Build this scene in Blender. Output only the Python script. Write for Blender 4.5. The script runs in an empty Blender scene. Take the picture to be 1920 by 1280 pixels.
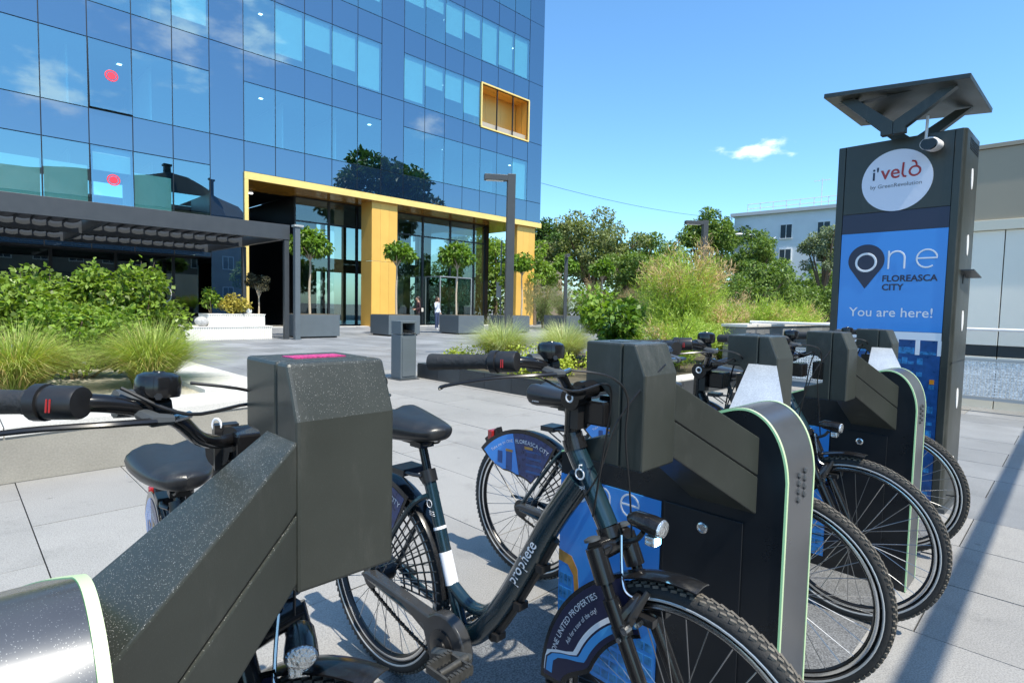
import bpy, math, random
import numpy as np
from mathutils import Vector, Matrix
rng = np.random.default_rng(7)
random.seed(5)
R_ = math.radians
Q = math.sqrt(.5)
scn = bpy.context.scene
COL = scn.collection

# ------------------------------------------------------------------ camera, sky, sun, exposure
cam_d = bpy.data.cameras.new("camera")
cam = bpy.data.objects.new("camera", cam_d)
COL.objects.link(cam)
cam_d.sensor_width = 36
cam_d.lens = 36 * 1065.46 / 1920
cam_d.clip_start = 0.02
cam_d.clip_end = 3000
cam.matrix_world = Matrix.Translation((0, 0, 1.3)) @ Matrix.Rotation(math.pi / 2 - 0.0605, 4, 'X') @ Matrix.Rotation(0.0211, 4, 'Z')
scn.camera = cam

SUN_AZ, SUN_EL = R_(141), R_(59)          # azimuth clockwise from +Y
sun_vec = Vector((math.sin(SUN_AZ) * math.cos(SUN_EL), math.cos(SUN_AZ) * math.cos(SUN_EL), math.sin(SUN_EL)))
world = bpy.data.worlds.new("World")
scn.world = world
world.use_nodes = True
wn, wl = world.node_tree.nodes, world.node_tree.links
wn.clear()
w_out = wn.new("ShaderNodeOutputWorld")
w_bg = wn.new("ShaderNodeBackground")
w_bg.inputs[1].default_value = 0.15
w_sky = wn.new("ShaderNodeTexSky")
w_sky.sky_type = 'NISHITA'
w_sky.sun_disc = False
w_sky.sun_elevation = SUN_EL
w_sky.sun_rotation = SUN_AZ
w_sky.air_density = 1.0
w_sky.dust_density = 0.7
w_sky.ozone_density = 2.2
w_tc = wn.new("ShaderNodeTexCoord")
w_hsv = wn.new("ShaderNodeHueSaturation")
w_hsv.inputs['Saturation'].default_value = 1.05
w_tint = wn.new("ShaderNodeMixRGB"); w_tint.blend_type = 'MULTIPLY'; w_tint.inputs[0].default_value = 1; w_tint.inputs[2].default_value = (.78, 1.04, 1.16, 1)
wl.new(w_sky.outputs[0], w_tint.inputs[1]); wl.new(w_tint.outputs[0], w_hsv.inputs['Color'])
# fair-weather clouds: patches of broken noise
w_n = wn.new("ShaderNodeTexNoise")
w_n.inputs['Scale'].default_value = 19.0
w_n.inputs['Detail'].default_value = 9
w_n.inputs['Roughness'].default_value = .6
w_map = wn.new("ShaderNodeMapping")
w_map.inputs['Scale'].default_value = (1, 1, 2.2)
wl.new(w_tc.outputs['Generated'], w_map.inputs[0])
wl.new(w_map.outputs[0], w_n.inputs['Vector'])
def cloud_patch(direction, radius, flat):
    """soft elliptical patch of sky around a direction where cloud may form"""
    v = wn.new("ShaderNodeVectorMath"); v.operation = 'SUBTRACT'
    wl.new(w_tc.outputs['Generated'], v.inputs[0]); v.inputs[1].default_value = direction
    s = wn.new("ShaderNodeVectorMath"); s.operation = 'MULTIPLY'
    wl.new(v.outputs[0], s.inputs[0]); s.inputs[1].default_value = (1, 1, flat)
    l = wn.new("ShaderNodeVectorMath"); l.operation = 'LENGTH'
    wl.new(s.outputs[0], l.inputs[0])
    m = wn.new("ShaderNodeMapRange")
    m.inputs['From Min'].default_value = radius; m.inputs['From Max'].default_value = radius * .1
    m.inputs['To Min'].default_value = 0; m.inputs['To Max'].default_value = 1
    wl.new(l.outputs['Value'], m.inputs['Value'])
    return m.outputs[0]
tot = None
for d, r, f in (((.803, -.47, .367), .15, 1.3), ((.846, -.379, .374), .12, 1.4), ((.75, -.605, .269), .09, 1.3), ((.945, -.146, .292), .06, 1.6),
                ((.80, -.43, .46), .16, 1.4), ((.373, .894, .247), .095, 3.2), ((-.5, -.8, .3), .2, 1.6), ((.2, -.93, .33), .2, 1.5), ((-.9, .1, .35), .2, 2)):
    p = cloud_patch(d, r, f)
    if tot is None: tot = p
    else:
        a = wn.new("ShaderNodeMath"); a.operation = 'MAXIMUM'
        wl.new(tot, a.inputs[0]); wl.new(p, a.inputs[1]); tot = a.outputs[0]
w_add = wn.new("ShaderNodeMath"); w_add.operation = 'MULTIPLY_ADD'
wl.new(tot, w_add.inputs[0]); w_add.inputs[1].default_value = .46; wl.new(w_n.outputs[0], w_add.inputs[2])
w_r = wn.new("ShaderNodeMapRange"); w_r.interpolation_type = 'SMOOTHSTEP'
w_r.inputs['From Min'].default_value = .74; w_r.inputs['From Max'].default_value = 1.12
w_r.inputs['To Max'].default_value = .75
wl.new(w_add.outputs[0], w_r.inputs['Value'])
w_mix = wn.new("ShaderNodeMixRGB"); w_mix.inputs[2].default_value = (8.2, 8.6, 9.4, 1)
wl.new(w_r.outputs[0], w_mix.inputs[0]); wl.new(w_hsv.outputs[0], w_mix.inputs[1])
wl.new(w_mix.outputs[0], w_bg.inputs[0]); wl.new(w_bg.outputs[0], w_out.inputs[0])

sun_d = bpy.data.lights.new("sun", 'SUN')
sun_d.energy = 4.2
sun_d.angle = R_(.53)
sun_d.color = (1, .925, .79)
sun = bpy.data.objects.new("sun", sun_d)
COL.objects.link(sun)
sun.location = sun_vec * 60
sun.rotation_euler = (-sun_vec).to_track_quat('-Z', 'Y').to_euler()
scn.view_settings.view_transform = 'Standard'
scn.view_settings.look = 'None'
scn.view_settings.exposure = 0.72
scn.view_settings.gamma = 1
scn.view_settings.use_curve_mapping = False
scn.render.engine = 'CYCLES'
scn.cycles.max_bounces = 10
scn.cycles.transparent_max_bounces = 12
scn.cycles.caustics_reflective = False
scn.cycles.caustics_refractive = False

# ------------------------------------------------------------------ helpers: placing, tagging, mesh building
def P(r, s, z=0):                       # grid coordinates of the place: r along the facade, s towards the building
    return ((r - s) * Q, (r + s) * Q, z)
def tag(o, label=None, cat=None, group=None, kind=None):
    if label: o['label'] = label
    if cat: o['category'] = cat
    if group: o['group'] = group
    if kind: o['kind'] = kind
    return o
def empty(name, loc=(0, 0, 0), rz=0, label=None, cat=None, group=None):
    o = bpy.data.objects.new(name, None)
    COL.objects.link(o)
    o.location = loc; o.rotation_euler = (0, 0, rz)
    o.empty_display_size = .1
    return tag(o, label, cat, group)
def link(name, me, m=None, parent=None, loc=None, rot=None):
    o = bpy.data.objects.new(name, me)
    COL.objects.link(o)
    if m is not None and not me.materials: me.materials.append(m)
    if parent: o.parent = parent
    if loc: o.location = loc
    if rot: o.rotation_euler = rot
    return o
def copy_tree(o, parent=None):
    c = o.copy(); COL.objects.link(c); c.parent = parent
    for ch in list(o.children): copy_tree(ch, c)
    return c
def spline(pts, n=6):
    pts = [np.array(p, float) for p in pts]; out = []
    for i in range(len(pts) - 1):
        p0 = pts[max(i - 1, 0)]; p1 = pts[i]; p2 = pts[i + 1]; p3 = pts[min(i + 2, len(pts) - 1)]
        for k in range(n):
            t = k / n
            out.append(.5 * ((2 * p1) + (-p0 + p2) * t + (2 * p0 - 5 * p1 + 4 * p2 - p3) * t * t + (-p0 + 3 * p1 - 3 * p2 + p3) * t ** 3))
    out.append(pts[-1])
    return out
class MB:
    def __init__(s): s.v = []; s.f = []
    def add(s, vs, fs):
        b = len(s.v); s.v.extend([tuple(map(float, q)) for q in vs]); s.f.extend([tuple(b + i for i in f) for f in fs]); return s
    def hexa(s, p):                     # 8 points: bottom ring then top ring
        return s.add(p, [(3, 2, 1, 0), (4, 5, 6, 7), (0, 1, 5, 4), (1, 2, 6, 5), (2, 3, 7, 6), (3, 0, 4, 7)])
    def box(s, x0, x1, y0, y1, z0, z1):
        return s.hexa([(x0, y0, z0), (x1, y0, z0), (x1, y1, z0), (x0, y1, z0), (x0, y0, z1), (x1, y0, z1), (x1, y1, z1), (x0, y1, z1)])
    def prism(s, poly, a0, a1, axis='x'):   # polygon in the two other axes
        def mk(u, w, a): return {'x': (a, u, w), 'y': (u, a, w), 'z': (u, w, a)}[axis]
        n = len(poly)
        vs = [mk(u, w, a0) for u, w in poly] + [mk(u, w, a1) for u, w in poly]
        fs = [tuple(range(n - 1, -1, -1)), tuple(range(n, 2 * n))] + [(i, (i + 1) % n, n + (i + 1) % n, n + i) for i in range(n)]
        return s.add(vs, fs)
    def tube(s, pts, rad, n=8, caps=True, flat=1.0, closed=False):
        pts = [Vector(p) for p in pts]; m = len(pts)
        if not hasattr(rad, '__len__'): rad = [rad] * m
        T = []
        for i in range(m):
            if closed: t = pts[(i + 1) % m] - pts[i - 1]
            else: t = pts[min(i + 1, m - 1)] - pts[max(i - 1, 0)]
            T.append(t.normalized() if t.length > 1e-9 else Vector((0, 0, 1)))
        u = T[0].orthogonal().normalized()
        if abs(T[0].z) < .9: u = T[0].cross(Vector((0, 0, 1))).normalized()
        vs = []
        for i in range(m):
            if i:
                q_ = T[i - 1].rotation_difference(T[i]); u = (q_ @ u)
                u = (u - T[i] * u.dot(T[i])).normalized()
            w = T[i].cross(u)
            for k in range(n):
                a = 2 * math.pi * k / n
                vs.append(pts[i] + (u * math.cos(a) + w * math.sin(a) * flat) * rad[i])
        fs = []
        for i in range(m if closed else m - 1):
            j = (i + 1) % m
            for k in range(n):
                fs.append((i * n + k, i * n + (k + 1) % n, j * n + (k + 1) % n, j * n + k))
        if caps and not closed:
            fs.append(tuple(range(n - 1, -1, -1))); fs.append(tuple((m - 1) * n + k for k in range(n)))
        return s.add(vs, fs)
    def lathe(s, prof, n=16, M=None, caps=True):    # profile (radius, height) about z
        vs = []; m = len(prof)
        for r, h in prof:
            for k in range(n):
                a = 2 * math.pi * k / n; vs.append(Vector((r * math.cos(a), r * math.sin(a), h)))
        if M is not None: vs = [M @ v for v in vs]
        fs = [(i * n + k, i * n + (k + 1) % n, (i + 1) * n + (k + 1) % n, (i + 1) * n + k) for i in range(m - 1) for k in range(n)]
        if caps: fs += [tuple(range(n - 1, -1, -1)), tuple((m - 1) * n + k for k in range(n))]
        return s.add(vs, fs)
    def torus(s, R, r, n=48, m=8, M=None, ry=None):  # ring about the y axis
        ry = ry or r; vs = []
        for i in range(n):
            a = 2 * math.pi * i / n
            for k in range(m):
                b = 2 * math.pi * k / m
                rr = R + r * math.cos(b); vs.append(Vector((rr * math.cos(a), ry * math.sin(b), rr * math.sin(a))))
        if M is not None: vs = [M @ v for v in vs]
        return s.add(vs, [(i * m + k, i * m + (k + 1) % m, ((i + 1) % n) * m + (k + 1) % m, ((i + 1) % n) * m + k) for i in range(n) for k in range(m)])
    def ball(s, c, r, n=12, m=8, sc=(1, 1, 1)):
        prof = [(max(1e-4, math.sin(math.pi * i / m)) , -math.cos(math.pi * i / m)) for i in range(m + 1)]
        M = Matrix.Translation(c) @ Matrix.Diagonal((r * sc[0], r * sc[1], r * sc[2], 1))
        return s.lathe(prof, n, M)
    def mesh(s, name, smooth=None):
        me = bpy.data.meshes.new(name)
        me.from_pydata(s.v, [], s.f); me.validate(); me.update()
        import bmesh
        bm = bmesh.new(); bm.from_mesh(me); bmesh.ops.recalc_face_normals(bm, faces=bm.faces); bm.to_mesh(me); bm.free()
        if smooth:
            me.shade_smooth(); me.set_sharp_from_angle(angle=R_(smooth))
        return me
    def build(s, name, m, parent=None, smooth=None, bevel=0, loc=None, rot=None, kind=None, label=None, seg=2):
        o = link(name, s.mesh(name, smooth), m, parent, loc, rot)
        if bevel:
            b = o.modifiers.new("bevel", 'BEVEL'); b.width = bevel; b.segments = seg; b.limit_method = 'ANGLE'; b.angle_limit = R_(35)
            b.harden_normals = False
        if kind: o['kind'] = kind
        if label: o['label'] = label
        return o
def fast_mesh(name, V, F4, m=None):
    """V (n,3), F4 (k,4) quads from numpy"""
    me = bpy.data.meshes.new(name)
    V = np.ascontiguousarray(V, np.float32); F4 = np.ascontiguousarray(F4, np.int32); k, w = F4.shape
    me.vertices.add(len(V)); me.vertices.foreach_set("co", V.ravel())
    me.loops.add(k * w); me.loops.foreach_set("vertex_index", F4.ravel())
    me.polygons.add(k); me.polygons.foreach_set("loop_start", np.arange(0, k * w, w, dtype=np.int32))
    me.polygons.foreach_set("loop_total", np.full(k, w, np.int32))
    me.update(); me.validate()
    if m: me.materials.append(m)
    return me

# ------------------------------------------------------------------ materials
MATS = {}
def mat(name, col, rough=.5, metal=0, var=0.0, vscale=4.0, obj_var=0.0, bump=0, bscale=60, spec=.5, island=0.0, dust=0, trans=0, coat=0, grain=0, gscale=300, emit=None, estr=0, world_tex=False, stain=0, smudge=0):
    if name in MATS: return MATS[name]
    m = bpy.data.materials.new(name); m.use_nodes = True
    N, L = m.node_tree.nodes, m.node_tree.links
    b = N["Principled BSDF"]; out = N["Material Output"]
    b.inputs['Roughness'].default_value = rough; b.inputs['Metallic'].default_value = metal
    b.inputs['Specular IOR Level'].default_value = spec
    if coat: b.inputs['Coat Weight'].default_value = coat; b.inputs['Coat Roughness'].default_value = .08
    if emit: b.inputs['Emission Color'].default_value = (*emit, 1); b.inputs['Emission Strength'].default_value = estr
    c = N.new("ShaderNodeRGB"); c.outputs[0].default_value = (*col, 1); cur = c.outputs[0]
    tc = N.new("ShaderNodeTexCoord"); vec = tc.outputs['Object']
    if world_tex: vec = N.new("ShaderNodeNewGeometry").outputs['Position']
    def scale_by(cur, fac_socket, amt):
        mr = N.new("ShaderNodeMapRange"); mr.inputs['To Min'].default_value = 1 - amt; mr.inputs['To Max'].default_value = 1 + amt
        L.new(fac_socket, mr.inputs['Value'])
        mx = N.new("ShaderNodeVectorMath"); mx.operation = 'SCALE'
        L.new(cur, mx.inputs[0]); L.new(mr.outputs[0], mx.inputs['Scale']); return mx.outputs[0]
    if var:
        n = N.new("ShaderNodeTexNoise"); n.inputs['Scale'].default_value = vscale; n.inputs['Detail'].default_value = 6
        n.inputs['Roughness'].default_value = .6
        L.new(vec, n.inputs['Vector'])
        mr0 = N.new("ShaderNodeMapRange"); mr0.inputs['From Min'].default_value = .3; mr0.inputs['From Max'].default_value = .7
        L.new(n.outputs[0], mr0.inputs['Value']); cur = scale_by(cur, mr0.outputs[0], var)
        rr = N.new("ShaderNodeMapRange"); rr.inputs['To Min'].default_value = max(.02, rough - .12); rr.inputs['To Max'].default_value = min(1, rough + .12)
        L.new(n.outputs[0], rr.inputs['Value']); L.new(rr.outputs[0], b.inputs['Roughness'])
    if grain:
        n = N.new("ShaderNodeTexNoise"); n.inputs['Scale'].default_value = gscale; n.inputs['Detail'].default_value = 3
        L.new(vec, n.inputs['Vector'])
        mr0 = N.new("ShaderNodeMapRange"); mr0.inputs['From Min'].default_value = .35; mr0.inputs['From Max'].default_value = .65
        L.new(n.outputs[0], mr0.inputs['Value']); cur = scale_by(cur, mr0.outputs[0], grain)
    if stain:                           # worn patches, spills and gum spots
        for sc_, lo, hi, am in ((.55, .46, .70, .8), (2.3, .56, .72, .55), (9, .63, .70, .5)):
            n = N.new("ShaderNodeTexNoise"); n.inputs['Scale'].default_value = sc_; n.inputs['Detail'].default_value = 5; n.inputs['Roughness'].default_value = .65
            L.new(vec, n.inputs['Vector']); mr = N.new("ShaderNodeMapRange"); mr.interpolation_type = 'SMOOTHSTEP'
            mr.inputs['From Min'].default_value = lo; mr.inputs['From Max'].default_value = hi; mr.inputs['To Min'].default_value = 1; mr.inputs['To Max'].default_value = 1 - stain * am
            L.new(n.outputs[0], mr.inputs['Value']); mx = N.new("ShaderNodeVectorMath"); mx.operation = 'SCALE'; L.new(cur, mx.inputs[0]); L.new(mr.outputs[0], mx.inputs['Scale']); cur = mx.outputs[0]
        vo = N.new("ShaderNodeTexVoronoi"); vo.inputs['Scale'].default_value = 3.1; L.new(vec, vo.inputs['Vector'])
        mr = N.new("ShaderNodeMapRange"); mr.inputs['From Min'].default_value = .035; mr.inputs['From Max'].default_value = .06; mr.inputs['To Min'].default_value = 1 - stain; mr.inputs['To Max'].default_value = 1
        L.new(vo.outputs['Distance'], mr.inputs['Value']); mx = N.new("ShaderNodeVectorMath"); mx.operation = 'SCALE'; L.new(cur, mx.inputs[0]); L.new(mr.outputs[0], mx.inputs['Scale']); cur = mx.outputs[0]
    if smudge:                          # rubbed dust and fingermarks
        n = N.new("ShaderNodeTexNoise"); n.inputs['Scale'].default_value = 7; n.inputs['Detail'].default_value = 8; n.inputs['Roughness'].default_value = .72
        mp = N.new("ShaderNodeMapping"); mp.inputs['Scale'].default_value = (1.6, 1, .45); L.new(vec, mp.inputs[0]); L.new(mp.outputs[0], n.inputs['Vector'])
        mr = N.new("ShaderNodeMapRange"); mr.interpolation_type = 'SMOOTHSTEP'; mr.inputs['From Min'].default_value = .50; mr.inputs['From Max'].default_value = .78; mr.inputs['To Max'].default_value = smudge
        L.new(n.outputs[0], mr.inputs['Value']); mx = N.new("ShaderNodeMixRGB"); L.new(mr.outputs[0], mx.inputs[0]); L.new(cur, mx.inputs[1]); mx.inputs[2].default_value = (.23, .225, .21, 1); cur = mx.outputs[0]
    if obj_var:
        oi = N.new("ShaderNodeObjectInfo"); cur = scale_by(cur, oi.outputs['Random'], obj_var)
    if island:
        g = N.new("ShaderNodeNewGeometry"); cur = scale_by(cur, g.outputs['Random Per Island'], island)
    if dust:
        vo = N.new("ShaderNodeTexVoronoi"); vo.inputs['Scale'].default_value = 620
        st = N.new("ShaderNodeMapping"); st.inputs['Scale'].default_value = (1, 1, .55)
        L.new(vec, st.inputs[0]); L.new(st.outputs[0], vo.inputs['Vector'])
        n2 = N.new("ShaderNodeTexWhiteNoise"); L.new(vo.outputs['Position'], n2.inputs['Vector'])
        th = N.new("ShaderNodeMath"); th.operation = 'MULTIPLY'; L.new(n2.outputs['Value'], th.inputs[0]); th.inputs[1].default_value = .28
        lt = N.new("ShaderNodeMath"); lt.operation = 'LESS_THAN'; L.new(vo.outputs['Distance'], lt.inputs[0]); L.new(th.outputs[0], lt.inputs[1])
        g = N.new("ShaderNodeNewGeometry"); sx = N.new("ShaderNodeSeparateXYZ"); L.new(g.outputs['Normal'], sx.inputs[0])
        up = N.new("ShaderNodeMapRange"); up.inputs['From Min'].default_value = .25; up.inputs['From Max'].default_value = .6
        up.inputs['To Min'].default_value = .02; up.inputs['To Max'].default_value = dust; L.new(sx.outputs[2], up.inputs['Value'])
        f = N.new("ShaderNodeMath"); f.operation = 'MULTIPLY'; L.new(lt.outputs[0], f.inputs[0]); L.new(up.outputs[0], f.inputs[1])
        mx = N.new("ShaderNodeMixRGB"); L.new(f.outputs[0], mx.inputs[0]); L.new(cur, mx.inputs[1]); mx.inputs[2].default_value = (.55, .56, .54, 1)
        cur = mx.outputs[0]
    L.new(cur, b.inputs['Base Color'])
    if bump:
        n = N.new("ShaderNodeTexNoise"); n.inputs['Scale'].default_value = bscale; n.inputs['Detail'].default_value = 5
        L.new(vec, n.inputs['Vector'])
        bp = N.new("ShaderNodeBump"); bp.inputs['Strength'].default_value = bump; bp.inputs['Distance'].default_value = .01
        L.new(n.outputs[0], bp.inputs['Height']); L.new(bp.outputs[0], b.inputs['Normal'])
    if trans:
        t = N.new("ShaderNodeBsdfTranslucent"); mx = N.new("ShaderNodeMixShader"); mx.inputs[0].default_value = trans
        sc = N.new("ShaderNodeVectorMath"); sc.operation = 'MULTIPLY'; L.new(cur, sc.inputs[0]); sc.inputs[1].default_value = (1.5, 1.6, .55)
        L.new(sc.outputs[0], t.inputs[0]); L.new(b.outputs[0], mx.inputs[1]); L.new(t.outputs[0], mx.inputs[2]); L.new(mx.outputs[0], out.inputs[0])
    MATS[name] = m
    return m
def glass(name, tint, refl, fac, extra=.35, through=True, base=(.01, .03, .06)):
    """coated glazing: a part is mirrored, the rest goes through (or meets a dark backing)"""
    m = bpy.data.materials.new(name); m.use_nodes = True
    N, L = m.node_tree.nodes, m.node_tree.links; N.clear()
    out = N.new("ShaderNodeOutputMaterial"); g = N.new("ShaderNodeBsdfGlossy"); g.inputs['Roughness'].default_value = .0
    g.inputs['Color'].default_value = (*refl, 1)
    if through: t = N.new("ShaderNodeBsdfTransparent"); t.inputs[0].default_value = (*tint, 1)
    else: t = N.new("ShaderNodeBsdfDiffuse"); t.inputs[0].default_value = (*base, 1)
    fr = N.new("ShaderNodeLayerWeight"); fr.inputs[0].default_value = .25
    mr = N.new("ShaderNodeMapRange"); mr.inputs['To Min'].default_value = fac; mr.inputs['To Max'].default_value = min(1, fac + extra)
    L.new(fr.outputs['Fresnel'], mr.inputs['Value'])
    # faint waviness of the panes
    tc = N.new("ShaderNodeTexCoord"); n = N.new("ShaderNodeTexNoise"); n.inputs['Scale'].default_value = .8; n.inputs['Detail'].default_value = 1
    L.new(tc.outputs['Object'], n.inputs['Vector']); bp = N.new("ShaderNodeBump"); bp.inputs['Strength'].default_value = .03; bp.inputs['Distance'].default_value = .02
    L.new(n.outputs[0], bp.inputs['Height']); L.new(bp.outputs[0], g.inputs['Normal'])
    fac_out = mr.outputs[0]; t_out = t.outputs[0]
    if through:                         # a pane has two skins: only the one met first mirrors and tints
        ge = N.new("ShaderNodeNewGeometry"); inv = N.new("ShaderNodeMath"); inv.operation = 'MULTIPLY_ADD'
        L.new(ge.outputs['Backfacing'], inv.inputs[0]); inv.inputs[1].default_value = -1; inv.inputs[2].default_value = 1
        mu = N.new("ShaderNodeMath"); mu.operation = 'MULTIPLY'; L.new(inv.outputs[0], mu.inputs[0]); L.new(fac_out, mu.inputs[1]); fac_out = mu.outputs[0]
        mc = N.new("ShaderNodeMixRGB"); L.new(ge.outputs['Backfacing'], mc.inputs[0]); mc.inputs[1].default_value = (*tint, 1); mc.inputs[2].default_value = (1, 1, 1, 1); L.new(mc.outputs[0], t.inputs[0])
    mx = N.new("ShaderNodeMixShader"); L.new(fac_out, mx.inputs[0]); L.new(t_out, mx.inputs[1]); L.new(g.outputs[0], mx.inputs[2])
    L.new(mx.outputs[0], out.inputs[0]); MATS[name] = m
    return m
M_dock = mat("dark powder coat", (.033, .037, .032), .34, 0, .16, 5, spec=.5, dust=.7, bump=.03, bscale=500, smudge=.16)
M_dockblack = mat("black side sheet", (.012, .014, .017), .3, 0, .1, 6, bump=.02, bscale=400)
M_brushed = mat("satin steel band", (.125, .13, .14), .30, .6, .10, 6, dust=.45)
M_led = mat("green light strip", (.50, .53, .36), .45, emit=(.10, .85, .30), estr=.14)
M_pink = mat("pink indicator", (.50, .04, .19), .4, grain=.5, gscale=260)
M_blueprint = mat("blue print", (.045, .28, .74), .25, coat=.2)
M_navyprint = mat("navy print", (.018, .02, .055), .3)
M_whiteprint = mat("white print", (.80, .81, .84), .4)
M_cyanprint = mat("light blue print", (.06, .33, .70), .3)
M_printdark = mat("printed glass blue", (.012, .075, .24), .3, var=.3, vscale=18)
M_printcell = mat("printed window cyan", (.03, .20, .46), .3, var=.55, vscale=30)
M_goldprint = mat("printed gold", (.50, .25, .05), .35, var=.3, vscale=25)
M_redprint = mat("red print", (.42, .03, .035), .35)
M_greyprint = mat("grey print", (.18, .19, .22), .35)
M_frame = mat("teal blue bicycle paint", (.010, .030, .042), .26, .25, coat=.6, var=.1, vscale=6, smudge=.12)
M_black = mat("black bicycle parts", (.014, .014, .015), .32, 0, var=.12, vscale=20)
M_gloss = mat("gloss black plastic", (.010, .010, .011), .18, 0, var=.12, vscale=15, bump=.015, bscale=60, smudge=.14)
M_rubber = mat("tyre rubber", (.022, .022, .022), .75, 0, .2, 40, bump=.2, bscale=180)
M_tread = mat("dusty tyre tread", (.115, .104, .088), .85, 0, .35, 30, island=.2, bump=.2, bscale=200)
M_grip = mat("rubber grip", (.02, .02, .021), .6, 0, .15, 40, bump=.25, bscale=160)
M_saddle = mat("black saddle vinyl", (.017, .018, .020), .34, 0, .12, 14, bump=.07, bscale=220, smudge=.10)
M_chrome = mat("bright metal", (.62, .63, .64), .22, 1, .1, 20)
M_reflect = mat("reflective stripe", (.55, .56, .56), .35, .4)
M_rim = mat("black rim", (.02, .02, .021), .3, .4)
M_spoke = mat("spoke steel", (.38, .38, .38), .3, .9)
M_amber = mat("amber reflector", (.65, .24, .02), .2, coat=.5)
M_redlens = mat("red lens", (.30, .02, .02), .15, coat=.6)
M_lens = mat("headlight lens", (.75, .77, .78), .08, .85, bump=.6, bscale=120)
M_lamp = mat("lit headlamp", (.6, .8, 1), .2, emit=(.25, .65, 1), estr=14)
M_pave = mat("pale granite paving", (.295, .289, .278), .55, 0, .13, 1.1, obj_var=.06, grain=.24, gscale=170, bump=.12, bscale=130, world_tex=True, stain=.30)
M_pave2 = mat("grey granite paving", (.235, .242, .252), .5, 0, .2, .9, obj_var=.12, grain=.2, gscale=170, bump=.12, bscale=130, world_tex=True, stain=.25)
M_base = mat("speckled dark granite", (.15, .155, .16), .5, 0, .12, 3, grain=.5, gscale=160, bump=.1, bscale=130)
M_joint = mat("paving joint sand", (.155, .15, .14), .95, 0, .2, 8)
M_tile = mat("dark kerb tile", (.035, .04, .045), .35, 0, .2, 2.5, obj_var=.15, grain=.1)
M_whitestone = mat("white cap stone", (.60, .585, .55), .6, 0, .10, 1.6, obj_var=.06, grain=.1, gscale=90, bump=.06)
M_concrete = mat("grey beige render", (.28, .265, .23), .8, 0, .16, 1.7, grain=.08, gscale=80, bump=.15, bscale=60)
M_gravel = mat("pale gravel", (.40, .37, .30), .95, 0, .3, 25, bump=.7, bscale=60)
M_soil = mat("planting soil", (.09, .075, .05), .95, 0, .3, 12, bump=.6, bscale=40)
M_planter = mat("grey planter sheet", (.10, .122, .138), .45, 0, .06, 3)
M_lampmetal = mat("anthracite post paint", (.055, .062, .068), .42, 0, .06, 5)
M_gold = mat("gold anodised sheet", (.80, .46, .10), .36, .15, .05, 1.2, obj_var=.05)
M_goldlight = mat("pale gold trim", (.86, .62, .20), .35, .15, .05, 2)
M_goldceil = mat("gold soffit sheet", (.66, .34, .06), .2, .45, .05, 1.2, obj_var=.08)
M_spandrel = glass("blue spandrel glass", (1, 1, 1), (.40, .515, .60), .46, .4, False, (.009, .026, .06))
M_vision = glass("vision glass", (.46, .86, .88), (.46, .68, .75), .46, .45)
M_lobby = glass("lobby glass", (.42, .55, .52), (.50, .60, .62), .22, .6)
M_mullion = mat("dark window joint", (.012, .015, .02), .4)
M_inside = mat("office interior", (.26, .29, .31), .8, 0, .15, .4)
M_blind = mat("white roller blind", (.60, .63, .63), .8, 0, .04, 3)
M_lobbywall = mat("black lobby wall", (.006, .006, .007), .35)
M_sticker = mat("red warning sticker", (.75, .035, .06), .4)
M_pergola = mat("pergola dark aluminium", (.045, .052, .06), .45, 0, .05, 4)
M_fabric = mat("grey awning fabric", (.12, .122, .13), .8, 0, .1, 4)
M_rib = mat("white ribbed bench", (.74, .72, .67), .6, 0, .05, 3)
M_wallpale = mat("pale wall panel", (.87, .82, .71), .55, 0, .04, .8, obj_var=.03)
M_wallbrown = mat("brown grey panel", (.34, .295, .22), .5, 0, .05, .8)
M_white = mat("white paint", (.78, .78, .78), .45)
M_mesh = mat("perforated pale sheet", (.74, .74, .73), .5, 0, .2, 14, grain=.3, gscale=60)
M_aptwall = mat("pale blue grey render", (.78, .80, .83), .8, 0, .05, .6)
M_aptroof = mat("roof edge", (.55, .56, .57), .7)
M_aptglass = mat("dark window pane", (.05, .06, .07), .1)
M_brick = mat("old plaster", (.30, .26, .21), .85, 0, .25, .3)
M_roofdark = mat("dark slate roof", (.03, .032, .036), .7, 0, .2, 1)
M_bark = mat("bark", (.16, .12, .08), .9, 0, .3, 14, bump=.5, bscale=40)
M_palebark = mat("pale young bark", (.46, .38, .28), .8, 0, .2, 18)
def leafmat(n, c, t=.3, island=.38, rough=.5): return mat(n, tuple(min(.62, v * 1.3) for v in c), rough, 0, island=island, trans=t, spec=.35)
L_shrub = leafmat("lime shrub leaf", (.135, .20, .030), .32, .55, .36)
L_ball = leafmat("ball tree leaf", (.10, .175, .022), .28, .40, .38)
L_dark = leafmat("dark tree leaf", (.060, .108, .026), .2)
L_mid = leafmat("mid tree leaf", (.115, .178, .040), .25)
L_olive = leafmat("olive tree leaf", (.152, .182, .072), .25)
L_grey = leafmat("grey green leaf", (.16, .20, .125), .2)
L_fresh = leafmat("fresh green leaf", (.14, .22, .032), .32)
L_yellow = leafmat("yellow green leaf", (.28, .33, .04), .3)
L_gold = leafmat("golden shrub leaf", (.33, .28, .06), .25)
L_tam = leafmat("tamarisk green", (.27, .36, .065), .3, .3)
L_tamflower = leafmat("faded tamarisk plume", (.47, .33, .20), .25, .3)
L_grass = leafmat("ornamental grass blade", (.25, .31, .075), .25, .45)
L_grassgrey = leafmat("grey green grass blade", (.33, .37, .19), .25, .4)
L_dry = leafmat("dry grass blade", (.46, .37, .17), .2, .35)

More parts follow.
